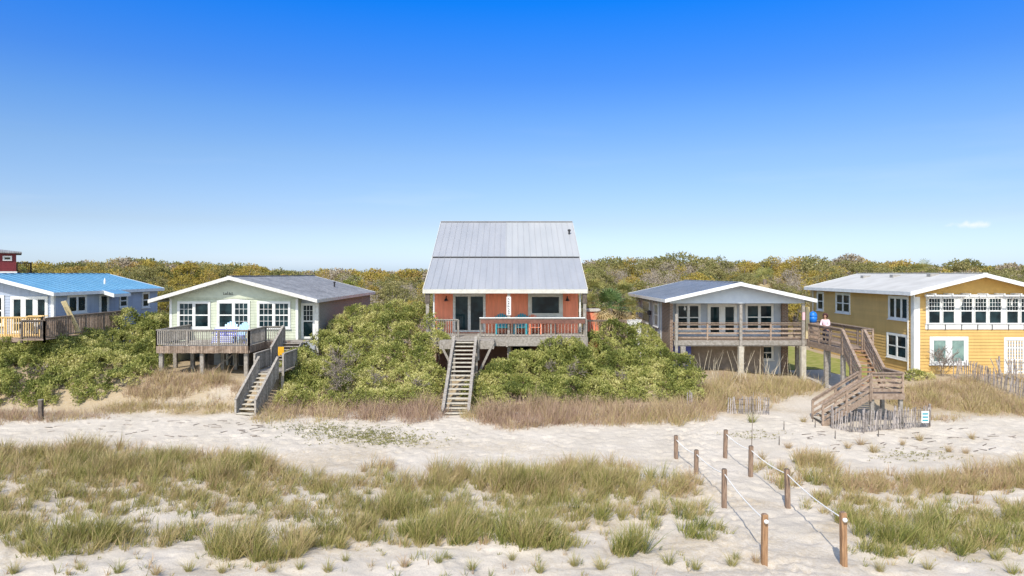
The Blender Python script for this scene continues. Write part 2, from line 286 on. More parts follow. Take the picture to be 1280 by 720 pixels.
# ------------------------------------------------------------------ mesh builder
OFF = {}
def unit(v):
    v = np.asarray(v, float); n = np.linalg.norm(v); return v/n if n else v
class Fr:
    """a wall plane: origin o, horizontal direction u, outward normal n"""
    def __init__(s, o, u, n): s.o = np.array(o, float); s.u = unit(u); s.n = unit(n)
    def p(s, u, z, d): return s.o + s.u*u + s.n*d + np.array((0,0,z))
class MB:
    def __init__(s): s.v = []; s.f = []
    def add(s, vs, fs):
        b = len(s.v); s.v.extend([tuple(map(float, v)) for v in vs]); s.f.extend([tuple(b+i for i in f) for f in fs]); return s
    def hexa(s, c):
        return s.add(c, [(0,3,2,1),(4,5,6,7),(0,1,5,4),(1,2,6,5),(2,3,7,6),(3,0,4,7)])
    def box(s, x0, x1, y0, y1, z0, z1):
        return s.hexa([(x0,y0,z0),(x1,y0,z0),(x1,y1,z0),(x0,y1,z0),(x0,y0,z1),(x1,y0,z1),(x1,y1,z1),(x0,y1,z1)])
    def fbox(s, fr, u0, u1, z0, z1, d0, d1):
        P = fr.p
        return s.hexa([P(u0,z0,d1),P(u1,z0,d1),P(u1,z0,d0),P(u0,z0,d0),P(u0,z1,d1),P(u1,z1,d1),P(u1,z1,d0),P(u0,z1,d0)])
    def beam(s, p, q, w, h, up=(0,0,1)):
        p = np.array(p, float); q = np.array(q, float); d = unit(q-p); up = np.array(up, float)
        if abs(np.dot(d, up)) > .98: up = np.array((0,1.,0))
        a = unit(np.cross(d, up)); b = np.cross(a, d)
        c = []
        for e in (p, q):
            c += [e-a*w/2-b*h/2, e+a*w/2-b*h/2, e+a*w/2+b*h/2, e-a*w/2+b*h/2]
        return s.hexa(c)
    def prism(s, poly, off):
        n = len(poly); poly = [np.array(p, float) for p in poly]; off = np.array(off, float)
        fs = [tuple(range(n))[::-1], tuple(range(n, 2*n))] + [(i, (i+1) % n, n+(i+1) % n, n+i) for i in range(n)]
        return s.add(poly + [p+off for p in poly], fs)
    def tube(s, pts, rad, n=6, cap=True):
        pts = [np.array(p, float) for p in pts]
        if not hasattr(rad, '__len__'): rad = [rad]*len(pts)
        vs = []; fs = []
        for i, p in enumerate(pts):
            d = unit(pts[min(i+1, len(pts)-1)]-pts[max(i-1, 0)])
            ref = np.array((0,0,1.)) if abs(d[2]) < .9 else np.array((1.,0,0))
            a = unit(np.cross(d, ref)); b = np.cross(d, a)
            for k in range(n):
                t = 2*math.pi*k/n; vs.append(p+(a*math.cos(t)+b*math.sin(t))*rad[i])
        for i in range(len(pts)-1):
            for k in range(n):
                fs.append((i*n+k, i*n+(k+1) % n, (i+1)*n+(k+1) % n, (i+1)*n+k))
        if cap: fs += [tuple(range(n))[::-1], tuple(range((len(pts)-1)*n, len(pts)*n))]
        return s.add(vs, fs)
    def lathe(s, c, prof, n=14):
        c = np.array(c, float); vs = []; fs = []
        for r, z in prof:
            for k in range(n):
                t = 2*math.pi*k/n; vs.append(c+np.array((r*math.cos(t), r*math.sin(t), z)))
        for i in range(len(prof)-1):
            for k in range(n): fs.append((i*n+k, i*n+(k+1) % n, (i+1)*n+(k+1) % n, (i+1)*n+k))
        fs += [tuple(range(n))[::-1], tuple(range((len(prof)-1)*n, len(prof)*n))]
        return s.add(vs, fs)
    def lap(s, fr, u0, u1, z0, z1, pitch=.16, t=.022, d=0.0):
        """clapboards: a saw-tooth wall, one tilted board a course"""
        z = z0; k = 0
        while z < z1-1e-4:
            zt = min(z+pitch, z1)
            s.hexa([fr.p(u0,z,d+t),fr.p(u1,z,d+t),fr.p(u1,z,d-.03),fr.p(u0,z,d-.03),fr.p(u0,zt,d+.003),fr.p(u1,zt,d+.003),fr.p(u1,zt,d-.03),fr.p(u0,zt,d-.03)])
            z += pitch
        return s
    def build(s, name, m, parent=None, smooth=False, loc=None):
        o_ = OFF.get(parent.name, (0,0,0)) if parent else (loc or (0,0,0))
        me = bpy.data.meshes.new(name)
        me.from_pydata([(x-o_[0], y-o_[1], z-o_[2]) for x, y, z in s.v], [], s.f); me.update()
        me.materials.append(m)
        if smooth: me.polygons.foreach_set('use_smooth', [True]*len(me.polygons))
        ob = bpy.data.objects.new(name, me); COL.objects.link(ob)
        if parent: ob.parent = parent
        elif loc: ob.location = loc
        OFF[ob.name] = o_
        return ob
def npmesh(name, V, Q, m, parent=None, loc=None, attrs=None, smooth=False):
    """V (n,3) float, Q list of (k, 3 or 4) int arrays"""
    o_ = OFF.get(parent.name, (0,0,0)) if parent else (loc or (0,0,0))
    me = bpy.data.meshes.new(name)
    V = np.asarray(V, np.float32) - np.array(o_, np.float32)
    me.vertices.add(len(V)); me.vertices.foreach_set('co', V.ravel())
    nl = sum(q.size for q in Q); npy = sum(len(q) for q in Q)
    me.loops.add(nl); me.loops.foreach_set('vertex_index', np.concatenate([q.ravel() for q in Q]).astype(np.int32))
    tot = np.concatenate([np.full(len(q), q.shape[1], np.int32) for q in Q])
    st = np.concatenate([[0], np.cumsum(tot)[:-1]]).astype(np.int32)
    me.polygons.add(npy); me.polygons.foreach_set('loop_start', st)
    try: me.polygons.foreach_set('loop_total', tot)
    except Exception: pass
    if attrs:
        for k, a in attrs.items():
            at = me.attributes.new(k, 'FLOAT', 'POINT'); at.data.foreach_set('value', np.asarray(a, np.float32))
    me.update(calc_edges=True); me.validate()
    me.materials.append(m)
    me.polygons.foreach_set('use_smooth', [smooth]*len(me.polygons))
    ob = bpy.data.objects.new(name, me); COL.objects.link(ob)
    if parent: ob.parent = parent
    elif loc: ob.location = loc
    OFF[ob.name] = o_
    return ob
def tag(o, label=None, cat=None, group=None, kind=None):
    if label: o['label'] = label
    if cat: o['category'] = cat
    if group: o['group'] = group
    if kind: o['kind'] = kind
    return o
def thing(name, loc, label, cat, group=None):
    o = bpy.data.objects.new(name, None); COL.objects.link(o); o.location = loc; o.empty_display_size = .3
    OFF[o.name] = tuple(loc)
    return tag(o, label, cat, group)
def part(name, loc_parent):
    """an empty that only groups sub-parts is avoided: parts are meshes"""
def copy_tree(o, parent=None):
    c = o.copy(); COL.objects.link(c)
    if parent is not None: c.parent = parent
    for ch in list(o.children): copy_tree(ch, c)
    return c

# ------------------------------------------------------------------ carpentry
def V3(*a): return np.array(a, float)
def rail_balusters(p, q, h=1.0, sp=.125, post=1.8, bal=(.038,.038), cap=(.14,.04), low=.1, second=False, under=0.0, endpost=True, postw=.09):
    m = MB(); p = V3(*p); q = V3(*q); L = np.linalg.norm((q-p)); d = (q-p)/L; up = V3(0,0,1)
    m.beam(p+up*h, q+up*h, cap[0], cap[1])
    m.beam(p+up*(h-.06), q+up*(h-.06), .04, .075)
    if second: m.beam(p+up*(h-.19), q+up*(h-.19), .03, .18)
    m.beam(p+up*low, q+up*low, .04, .08)
    n = max(1, int(L/sp))
    for i in range(n):
        c = p+d*(i+.5)*L/n
        m.beam(c+up*(low-.03-under)+V3(0,-.042,0), c+up*(h-.05)+V3(0,-.042,0), bal[0], bal[1], up=(0,1,0))
    k = max(1, int(round(L/post)))
    for i in range(k+1):
        if not endpost and i in (0, k): continue
        c = p+d*i*L/k
        m.beam(c-up*.2, c+up*(h-.025), postw, postw, up=(0,1,0))
    return m
def rail_boards(p, q, h=1.0, n=3, post=1.6, bw=.13, cap=(.15,.04)):
    m = MB(); p = V3(*p); q = V3(*q); L = np.linalg.norm((q-p)); d = (q-p)/L; up = V3(0,0,1)
    m.beam(p+up*h, q+up*h, cap[0], cap[1])
    for i in range(n):
        z = .16+(h-.26)*i/(n-1) if n > 1 else h*.5
        m.beam(p+up*z, q+up*z, .03, bw)
    k = max(1, int(round(L/post)))
    for i in range(k+1):
        c = p+d*i*L/k
        m.beam(c-up*.25, c+up*(h-.025), .09, .085, up=(d if abs(d[2]) < .9 else (0,1,0)))
    return m
def decking(x0, x1, y0, y1, z, along='x', w=.14):
    m = MB()
    if along == 'x':
        n = max(1, int((y1-y0)/w)); s = (y1-y0)/n
        for i in range(n): m.box(x0, x1, y0+i*s+.004, y0+(i+1)*s-.004, z-.04, z+random.uniform(-.002,.002))
    else:
        n = max(1, int((x1-x0)/w)); s = (x1-x0)/n
        for i in range(n): m.box(x0+i*s+.004, x0+(i+1)*s-.004, y0, y1, z-.04, z+random.uniform(-.002,.002))
    return m
def staircase(parent, top, bot, width, n, wood, tread_wood, rail='boards', rh=.95, nb=2, name='staircase', rails=(1,1), treadd=.28, sh=.26):
    """part: the two stringers; sub-parts: every tread and both handrails"""
    top = V3(*top); bot = V3(*bot); d = bot-top; dh = unit(V3(d[0], d[1], 0)); s = V3(-dh[1], dh[0], 0); up = V3(0,0,1)
    m = MB()
    for k in (-1, 1):
        m.beam(top+s*k*width/2-up*.12, bot+s*k*width/2-up*.12, .05, sh)
    st = m.build(name, wood, parent)
    for i in range(n):
        c = top+d*(i+.5)/n
        MB().beam(c-s*(width/2-.03), c+s*(width/2-.03), treadd, .045).build('tread', tread_wood, st)
    for k, on in zip((-1, 1), rails):
        if not on: continue
        a = top+s*k*(width/2+.03); b = bot+s*k*(width/2+.03); r = MB()
        L = np.linalg.norm(d)
        r.beam(a+up*rh, b+up*rh, .13, .045)
        if rail == 'boards':
            for j in range(nb): r.beam(a+up*(.2+(rh-.3)*j/max(1, nb-1)), b+up*(.2+(rh-.3)*j/max(1, nb-1)), .03, .12)
        elif rail == 'bal':
            nn = int(np.linalg.norm(d[:2])/.12)
            for j in range(nn):
                c = a+(b-a)*(j+.5)/nn
                r.beam(c-up*.2, c+up*(rh-.02), .085, .03, up=dh)
        for j in range(3):
            c = a+(b-a)*(j/2)
            r.beam(c-up*(.35 if j < 2 else .25), c+up*(rh-.02), .09, .09, up=(0,1,0))
        r.build('handrail', wood, st)
    return st
def window(parent, fr, u0, u1, z0, z1, lights=1, style='plain', frame=None, glass=None, t=.10, name='window', sill=True, split=True, grids=None, d=.0, cols=3, rows=2, mull=None, sash=.045):
    """part: casing, mullions, sashes and glazing bars; sub-part: the glass"""
    m = MB(); frame = frame or M['white']; glass = glass or M['glass']
    e0, e1 = d-.03, d+.075
    m.fbox(fr, u0, u0+t, z0, z1, e0, e1); m.fbox(fr, u1-t, u1, z0, z1, e0, e1)
    m.fbox(fr, u0+t, u1-t, z1-t, z1, e0, e1-.003); m.fbox(fr, u0+t, u1-t, z0, z0+t*.8, e0, e1-.003)
    if sill: m.fbox(fr, u0-.05, u1+.05, z0-.05, z0-.001, e0, e1+.05)
    mu = mull or t*.9
    W = (u1-u0-2*t-mu*(lights-1))/lights
    for i in range(lights):
        a = u0+t+i*(W+mu); b = a+W; lo = z0+t*.8; hi = z1-t
        if i: m.fbox(fr, a-mu, a, lo, hi, e0, e1-.006)
        # sash frame
        s_ = sash
        m.fbox(fr, a, a+s_, lo, hi, e0, d+.052); m.fbox(fr, b-s_, b, lo, hi, e0, d+.052)
        m.fbox(fr, a+s_, b-s_, hi-s_, hi, e0, d+.049); m.fbox(fr, a+s_, b-s_, lo, lo+s_, e0, d+.049)
        mid = (lo+hi)/2
        if split: m.fbox(fr, a+s_, b-s_, mid-.035, mid+.035, e0, d+.054)
        g = grids[i] if grids else (style == 'grid')
        if g:
            secs = [(lo+s_, mid-.035), (mid+.035, hi-s_)] if split else [(lo+s_, hi-s_)]
            if g == 'top': secs = secs[1:]
            for (q0, q1) in secs:
                for k in range(1, cols):
                    uu = a+s_+(b-a-2*s_)*k/cols; m.fbox(fr, uu-.011, uu+.011, q0, q1, e0, d+.045)
                for k in range(1, rows):
                    zz = q0+(q1-q0)*k/rows; m.fbox(fr, a+s_, b-s_, zz-.011, zz+.011, e0, d+.0445)
    w = m.build(name, frame, parent)
    g = MB().fbox(fr, u0+t*.5, u1-t*.5, z0+t*.5, z1-t*.5, d-.025, d+.036)
    g.build('pane', glass, w)
    return w
def roof_gable(parent, xl, xp, xr, ze_l, zp, ze_r, y0, y1, m_roof, m_fascia, th=.12, rib=.0, ribh=.035, fasc=.2, ribs_along='slope', name='roof', rstep=.6):
    """low gable with its ridge along y; fascia boards are a sub-part"""
    m = MB()
    m.prism([(xl,y0,ze_l),(xp,y0,zp),(xp,y0,zp+th),(xl,y0,ze_l+th)][::-1], (0,y1-y0,0))
    m.prism([(xp,y0,zp),(xr,y0,ze_r),(xr,y0,ze_r+th),(xp,y0,zp+th)][::-1], (0,y1-y0,0))
    m.beam((xp,y0,zp+th+.01),(xp,y1,zp+th+.01), .3, .05)
    if rib:
        n = int((y1-y0)/rstep)
        for i in range(1, n):
            y = y0+(y1-y0)*i/n
            m.beam((xl+.02,y,ze_l+th+ribh/2),(xp-.15,y,zp+th+ribh/2), rib, ribh); m.beam((xr-.02,y,ze_r+th+ribh/2),(xp+.15,y,zp+th+ribh/2), rib, ribh)
    r = m.build(name, m_roof, parent)
    f = MB()
    for yy in (y0-.035, y1+.005):
        f.prism([(xl-.02,yy,ze_l+th-fasc),(xp,yy,zp+th-fasc),(xp,yy,zp+th+.015),(xl-.02,yy,ze_l+th+.015)], (0,.03,0))
        f.prism([(xp+.001,yy,zp+th-fasc),(xr+.02,yy,ze_r+th-fasc),(xr+.02,yy,ze_r+th+.015),(xp+.001,yy,zp+th+.015)], (0,.03,0))
    f.box(xl-.035, xl-.005, y0, y1, ze_l+th-fasc, ze_l+th-.004); f.box(xr+.005, xr+.035, y0, y1, ze_r+th-fasc, ze_r+th-.004)
    f.build('fascia', m_fascia, r)
    return r
# ------------------------------------------------------------------ ground
def patch_litter(X, Y):
    X = np.asarray(X, float); Y = np.asarray(Y, float)
    n = fbm(X*.45, Y*.45, 41)
    bank = sstep((Y-34.0+(n-.5)*2.0)/1.2)*.95
    # sandy slope below the boardwalk and bare sand scars on the left bank
    bare = np.exp(-(((X-15.6)/2.3)**2+((Y-36)/2.8)**2))*1.1
    bare = bare + np.exp(-(((X+17.6)/1.5)**2+((Y-35.4)/.5)**2))*.8 + np.exp(-(((X+15.2)/.8)**2+((Y-36.2)/.9)**2))*.6 + np.exp(-(((X+2.6)/1.0)**2+((Y-34.4)/1.2)**2))
    bank = bank*np.clip(1-bare, 0, 1)
    dune = .42*sstep((fbm(X*.3, Y*.5, 8)-.45)/.2)*np.clip((31-Y)/3, 0, 1)*np.clip((Y-17)/3, 0, 1)
    return np.clip(np.maximum(bank, dune), 0, 1)
def geo(a, b, s0, r, cap):
    out = [a]; s = s0
    while out[-1] < b: out.append(out[-1]+s); s = min(s*r, cap)
    return out
xs = np.arange(-24, 24.01, .105)
o_ = np.array(geo(24, 3500, .2, 1.12, 600))[1:]
xs = np.concatenate([-o_[::-1], xs, o_])
ys = np.concatenate([-np.array(geo(0, 3000, 1.2, 1.35, 900))[::-1][:-1], np.arange(0, 12, .6), np.arange(12, 34, .085), np.arange(34, 42, .14), np.array(geo(42, 4000, .25, 1.1, 500))])
XX, YY = np.meshgrid(xs, ys); ZZ = gz(XX, YY, True); prints(xs, ys, ZZ)
nx, ny = len(xs), len(ys); idx = np.arange(nx*ny).reshape(ny, nx)
Q = np.stack([idx[:-1,:-1].ravel(), idx[:-1,1:].ravel(), idx[1:,1:].ravel(), idx[1:,:-1].ravel()], 1)
gr = npmesh('sand_ground', np.stack([XX.ravel(), YY.ravel(), ZZ.ravel()], 1), [Q], M['sand'], attrs={'litter': patch_litter(XX, YY).ravel()}, smooth=True)
tag(gr, kind='structure')
def sheet(name, m, x0, x1, y0, y1, dz, step=.4, edge=None):
    X_, Y_ = np.meshgrid(np.arange(x0, x1+.01, step), np.arange(y0, y1+.01, step))
    if edge: X_ = X_ + (fbm(Y_*.4, X_*0+3, edge)-.5)*1.0
    Z_ = gz(X_, Y_)+dz; b, a = X_.shape; ii = np.arange(a*b).reshape(b, a)
    q = np.stack([ii[:-1,:-1].ravel(), ii[:-1,1:].ravel(), ii[1:,1:].ravel(), ii[1:,:-1].ravel()], 1)
    return tag(npmesh(name, np.stack([X_.ravel(), Y_.ravel(), Z_.ravel()], 1), [q], m, smooth=True), kind='structure')
sheet('driveway', M['drive'], 17.9, 20.6, 38.6, 58, .03, .4, 61)
sheet('lawn', M['lawn'], 20.3, 23.2, 40.0, 58, .045, .4, 62)
sheet('lawn', M['lawn'], 17.7, 20.9, 45.2, 58, .055, .4, 63)

FRONT = lambda Y: Fr((0,Y,0), (1,0,0), (0,-1,0))
RIGHT = lambda X: Fr((X,0,0), (0,1,0), (1,0,0))
LEFT = lambda X: Fr((X,0,0), (0,-1,0), (-1,0,0))

# ================================================================== coral house
H = thing('beach_house', (-.4, 48, g1(-.4, 46)), 'coral pink beach house with steep pale metal roof and covered front porch', 'house')
xl, xr = -5.26, 4.46; wl, wr = -4.86, 4.16
YE, YB, YR = 41.0, 45.7, 51.2; zE, zB, zR = 7.0, 9.0, 11.72
fr = FRONT(43.4)
w = MB()
w.box(wl, wr, 43.4, 43.6, 3.9, 7.75)
def roofz(y):
    if y > YR: y = 2*YR-y
    return np.interp(y, [YE, YB, YR], [zE, zB, zR])
for xx in (wl, wr-.2):
    w.prism([(xx,43.6,3.9),(xx,59,3.9),(xx,59,roofz(59)-.12),(xx,56.7,roofz(56.7)-.12),(xx,YR,zR-.15),(xx,YB,zB-.12),(xx,43.6,roofz(43.6)-.12)], (.2,0,0))
w.box(wl+.2, wr-.2, 58.8, 59, 3.9, 7.6)
w.build('wall', M['coral'], H)
# faint batten lines of the panelled stucco
for u in np.arange(wl+1.2, wr, 1.22):
    if -3.6 < u < -1.5 or .9 < u < 3.2: continue
    MB().fbox(fr, u-.012, u+.012, 4.3, 7.1, 0, .006).build('wall_batten', M['coral'], H)
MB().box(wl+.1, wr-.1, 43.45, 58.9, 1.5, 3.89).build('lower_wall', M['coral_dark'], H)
# roof: two pitches with the upper sheet lapping the lower
r = MB()
def slope(y0, z0, y1, z1, th, xa=xl, xb=xr):
    r.prism([(xa,y0,z0),(xa,y1,z1),(xa,y1,z1+th),(xa,y0,z0+th)], (xb-xa,0,0))
slope(YE, zE, YB+.15, zB+.065, .09); slope(YB-.12, zB+.045, YR, zR+.03, .09, xl, -.45)
slope(2*YR-YE, zE, YR+.001, zR+.03, .09)
for i in range(25):
    x = xl+.02+(xr-xl-.04)*i/24
    r.beam((x,YE+.01,zE+.105), (x,YB-.16,zB+.03), .022, .03); r.beam((x,YB-.1,zB+.155), (x,YR-.12,zR+.075), .022, .03)
r.beam((xl-.01,YR,zR+.14), (xr+.01,YR,zR+.14), .34, .05)
rf = r.build('roof', M['metal_roof'], H)
r = MB(); slope(YB-.12, zB+.046, YR, zR+.031, .09, -.448, xr); r.build('newer_sheets', M['metal_light'], rf)
f = MB()
f.box(xl-.01, xr+.01, YE-.05, YE-.005, zE-.17, zE+.06)
for xx in (xl-.04, xr+.002):
    f.prism([(xx,YE,zE-.16),(xx,YB,zB-.16),(xx,YR,zR-.16),(xx,YR,zR+.08),(xx,YB,zB+.08),(xx,YE,zE+.08)], (.038,0,0))
f.build('fascia', M['trim_cream'], rf)
MB().box(xl+.05, xr-.05, YB-.16, YB-.124, zB-.03, zB+.12).build('flashing', M['dark_metal'], rf)
MB().lathe((4.05, 49.0, 10.55), [(.06,0),(.06,.45),(.11,.45),(.11,.56),(.02,.6)], 10).build('vent_pipe', M['dark_metal'], rf)
MB().box(xl+.06, xr-.06, YE, 43.38, zE-.07, zE-.03).build('soffit', M['wood_brown'], H)
# sliding door and picture window
zt = lambda y: Zp(y, 43.4)
window(H, fr, Xp(566.3,43.4), Xp(607,43.4), 4.33, zt(367.5), 2, t=.11, split=False, name='sliding_door', frame=M['white_dirty'], sill=False, mull=.09)
MB().fbox(fr, Xp(565,43.4)-.12, Xp(608.2,43.4)+.12, zt(367.3), zt(365.3), 0, .05).build('door_head', M['trim_cream'], H)
window(H, fr, Xp(660,43.4), Xp(703.5,43.4), zt(395.5), zt(366.2), 1, t=.2, split=False, frame=M['trim_cream'])
for px in (558, 709):
    x = Xp(px, 43.4); s = MB()
    s.lathe((x,43.2,Zp(376,43.4)), [(.13,0),(.12,.03),(.05,.16),(.04,.22),(.015,.3)], 10); s.beam((x,43.2,Zp(376,43.4)+.27), (x,43.41,Zp(376,43.4)+.27), .03, .03)
    s.build('wall_lamp', M['dark_metal'], H)
# porch posts, downspouts
for x in (-5.02, 4.32):
    p = MB(); p.box(x-.09, x+.09, 41.06, 41.24, 1.7, 6.24); pp = p.build('porch_post', M['wood_grey'], H)
    MB().box(x-.13, x+.13, 41.02, 41.28, 6.245, 6.9).build('bracket', M['wood_dark'], pp)
xm = Xp(636, 41.15)
p = MB().box(xm-.085, xm+.085, 41.06, 41.23, 1.7, 6.93); pp = p.build('porch_post', M['wood_grey'], H)
for x, py in ((-4.68, 41.35), (4.08, 41.35)):
    MB().tube([(x,py,6.85),(x+(.0 if x > 0 else .0),py+.1,6.6),(x,py+.1,4.5)], .05, 8).build('downspout', M['white'], H)
# long lettered board hung on the middle post: only its dark strokes can be read
s = MB().box(xm-.13, xm+.13, 41.02, 41.055, Zp(394,41), Zp(371,41)); sg = s.build('post_board', M['white'], H)
k = MB(); rr = random.Random(4)
z = Zp(372.5,41)
while z > Zp(391,41):
    a = rr.uniform(-.05,.05); k.beam((xm-.055+a*.3,41.012,z), (xm+.055,41.012,z-.07+a), .012, .03); k.beam((xm-.06,41.010,z-.1), (xm-.01+a,41.010,z-.03), .012, .03); z -= .145
k.build('lettering', M['dark_metal'], sg)
# deck
dk = decking(-5.06, 4.42, 40.72, 43.38, 4.27).build('deck', M['wood_grey'], H)
f = MB(); f.box(-5.08, 4.44, 40.66, 40.70, 3.74, 4.24); f.box(-5.1, -5.06, 40.7, 43.3, 3.8, 4.225); f.box(4.425, 4.465, 40.7, 43.3, 3.8, 4.225)
for i in range(5): f.box(-5.05+i*2.35, -4.95+i*2.35, 40.62, 40.655, 3.7, 4.3)
f.build('rim_board', M['wood_grey'], dk)
for px in (561, 637, 700):
    x = Xp(px, 41.4); MB().box(x-.1, x+.1, 41.4, 41.6, 1.5, 4.2).build('deck_post', M['wood_pale'] if px == 637 else M['wood_grey'], dk)
xo0, xo1 = Xp(573,40.8), Xp(600.5,40.8)
rail_balusters((-5.0,40.8,4.27), (xo0,40.8,4.27), 1.02, .13).build('railing', M['wood_grey'], dk)
rail_balusters((xo1,40.8,4.27), (4.38,40.8,4.27), 1.08, .19, bal=(.03,.03)).build('railing', M['wood_grey'], dk)
MB().box(xo1+.02, 4.3, 40.705, 40.73, 5.06, 5.30).build('rail_board', M['wood_rail'], dk)
MB().box(xo1-.05, 4.3, 40.7, 40.9, 5.371, 5.42).build('rail_cap', M['white'], dk)
rail_balusters((-5.02,40.9,4.27), (-5.02,43.3,4.27), 1.02, .13, bal=(.03,.03)).build('railing', M['wood_grey'], dk)
MB().lathe((-4.3,41.6,4.275), [(.16,0),(.2,.2),(.21,.42),(.1,.46)], 12).build('planter', M['royal'], dk)
# side walk railing to the right
decking(4.5, 7.2, 43.6, 45, 4.0).build('side_deck', M['wood_brown'], H)
rail_balusters((4.5,43.6,4.05), (7.2,43.6,4.05), 1.02, .16).build('side_railing', M['wood_brown'], H)
for x in (4.7, 7.0): MB().box(x-.08, x+.08, 43.7, 43.86, 1.7, 3.96).build('side_post', M['wood_brown'], H)
# landing and stair down to the sand
ld = decking(-4.1, -1.05, 39.32, 40.64, 4.2).build('landing', M['wood_grey'], H)
for q in ((-4.12,-3.32,39.27,39.31,3.72,4.16),(-2.05,-1.03,39.27,39.31,3.72,4.16),(-4.14,-4.1,39.32,40.6,3.8,4.15),(-1.05,-1.01,39.32,40.6,3.8,4.15)): MB().box(*q).build('rim_board', M['wood_grey'], ld)
MB().beam((-4.1,39.25,4.1), (-3.35,39.25,2.6), .05, .13).build('knee_brace', M['wood_grey'], ld); MB().beam((-1.05,39.25,4.12), (-1.95,39.25,2.2), .05, .13).build('knee_brace', M['wood_grey'], ld)
for x in (-3.3, -2.02): MB().box(x-.06, x+.06, 39.5, 39.62, 1.6, 4.1).build('landing_post', M['wood_grey'], ld)
for x in (-3.36, -1.9): MB().box(x-.05, x+.05, 39.14, 39.24, 3.1 if x > -2 else 3.6, 4.62).build('newel_post', M['wood_grey'], ld)
st = staircase(H, (-2.66,39.27,4.2), (-2.78,34.1,1.0), 1.15, 17, M['wood_grey'], M['wood_light'], rails=(0,0))
for k in (-1, 1):
    b = MB(); x0, x1 = -2.66+k*.62, -2.78+k*.64
    b.beam((x0,39.2,4.30), (x1,34.05,1.12), .05, .3); b.beam((x0,39.2,4.47), (x1,34.05,1.29), .15, .04)
    b.beam((x1,34.15,.6), (x1,34.15,1.25), .1, .1, (0,1,0)); b.beam(((x0+x1)/2,36.6,1.2), ((x0+x1)/2,36.6,2.7), .1, .1, (0,1,0)); b.beam(((x0+x1)/2,38,1.2), ((x0+x1)/2,38,3.5), .1, .1, (0,1,0))
    b.build('handrail', M['wood_grey'], st)
MB().box(Xp(641,43.44), Xp(662,43.44), 43.42, 43.449, 3.0, 3.72).build('lower_window', M['glass'], H)

# ================================================================== sage green house
H = thing('beach_house', (-16.5, 50, g1(-16.5, 46)), 'pale sage green beach house with grey shingle gable roof and three white double windows', 'house')
Y0 = 42.0; fr = FRONT(Y0); XL, XR = -20.75, -13.0
zt = lambda y: Zp(y, Y0)
w = MB(); w.lap(fr, XL, XR, 3.9, zt(373.5), .17, .025); w.box(XL, XR, Y0+.03, Y0+.2, 3.9, 6.5)
w.build('wall', M['sage'], H)
w = MB(); w.box(XL+.02, XL+.2, Y0+.2, 58, 2.2, 6.4)
w.build('wall', M['sage'], H)
gp = MB()
gp.prism([(XL-.3,Y0-.03,zt(372.5)),(-12.3,Y0-.03,zt(372.5)),(-12.3,Y0-.03,6.52),(-16.85,Y0-.03,7.72),(XL-.3,Y0-.03,6.58)], (0,.12,0))
gp.build('gable_panel', M['sage_gable'], H)
MB().box(XL-.02, XR, Y0-.055, Y0-.033, zt(373.6), zt(371.6)).build('gable_trim', M['sage'], H)
roof_gable(H, -21.65, -16.85, -11.62, 6.34, 7.74, 6.36, 41.2, 58.7, M['shingle'], M['white_dirty'], .1, 0, fasc=.2)
MB().lathe((-13.6, 53, 6.9), [(.06,0),(.06,.4),(.1,.4),(.1,.48)], 8).build('vent_pipe', M['dark_metal'], H)
MB().fbox(fr, XL-.02, XL+.12, 3.9, zt(373.6), 0, .045).build('corner_trim', M['white'], H); MB().fbox(fr, XR-.12, XR+.03, 3.9, zt(373.6), 0, .045).build('corner_trim', M['white'], H)
MB().box(XR-.1, XR+.02, Y0+.01, Y0+.62, 3.9, 6.5).build('wall', M['sage_gable'], H)
MB().box(XR+.02, -11.92, Y0+.62, Y0+.8, 2.3, 6.4).build('entry_wall', M['grey_side'], H)
MB().box(-12.02, -11.88, Y0+.5, 58, 2.2, 6.36).build('wall', M['side_wood'], H)
MB().box(-12.06, -11.84, Y0+.3, Y0+.5, 2.2, 6.36).build('entry_post', M['white_dirty'], H)
fe = FRONT(Y0+.62)
window(H, fe, -12.97, -12.12, 4.0, Zp(379,42.6), 1, t=.1, name='entry_door', grids=['top'], sill=False, cols=3, rows=3)
MB().fbox(fe, -12.86, -12.23, 4.05, 4.75, .005, .03).build('door_panel', M['white'], H)
window(H, fr, Xp(222.2,Y0), Xp(263.3,Y0), zt(410.6), zt(376.7), 2, grids=[True, False])
window(H, fr, Xp(271.7,Y0), Xp(312.8,Y0), zt(411), zt(376.3), 2, grids=[False, True])
window(H, fr, Xp(321.7,Y0), Xp(363.3,Y0), zt(410.6), zt(376.7), 2, grids=[True, True])
a = MB(); n = 8; x0, x1 = Xp(271.2,Y0), Xp(313.3,Y0)
for i in range(n):
    u0, u1 = i/n, (i+1)/n; h = lambda u: .02+.10*math.sin(math.pi*u)
    a.prism([(x0+(x1-x0)*u0,Y0-.06,zt(376.3)),(x0+(x1-x0)*u1,Y0-.06,zt(376.3)),(x0+(x1-x0)*u1,Y0-.06,zt(376.3)+h(u1)),(x0+(x1-x0)*u0,Y0-.06,zt(376.3)+h(u0))], (0,.05,0))
a.build('window_arch', M['white'], H)
# little dark metal word on the gable, only its strokes can be read
k = MB(); rr = random.Random(9); x = Xp(280,Y0)
while x < Xp(292,Y0):
    hh = rr.uniform(.1,.2); k.beam((x,Y0-.05,zt(368.5)), (x+rr.uniform(-.04,.05),Y0-.05,zt(368.5)+hh), .018, .02, (1,0,0)); x += .085
k.beam((Xp(280,Y0),Y0-.052,zt(368.3)), (Xp(292,Y0),Y0-.052,zt(368.3)), .012, .015); k.build('gable_lettering', M['dark_metal'], H)
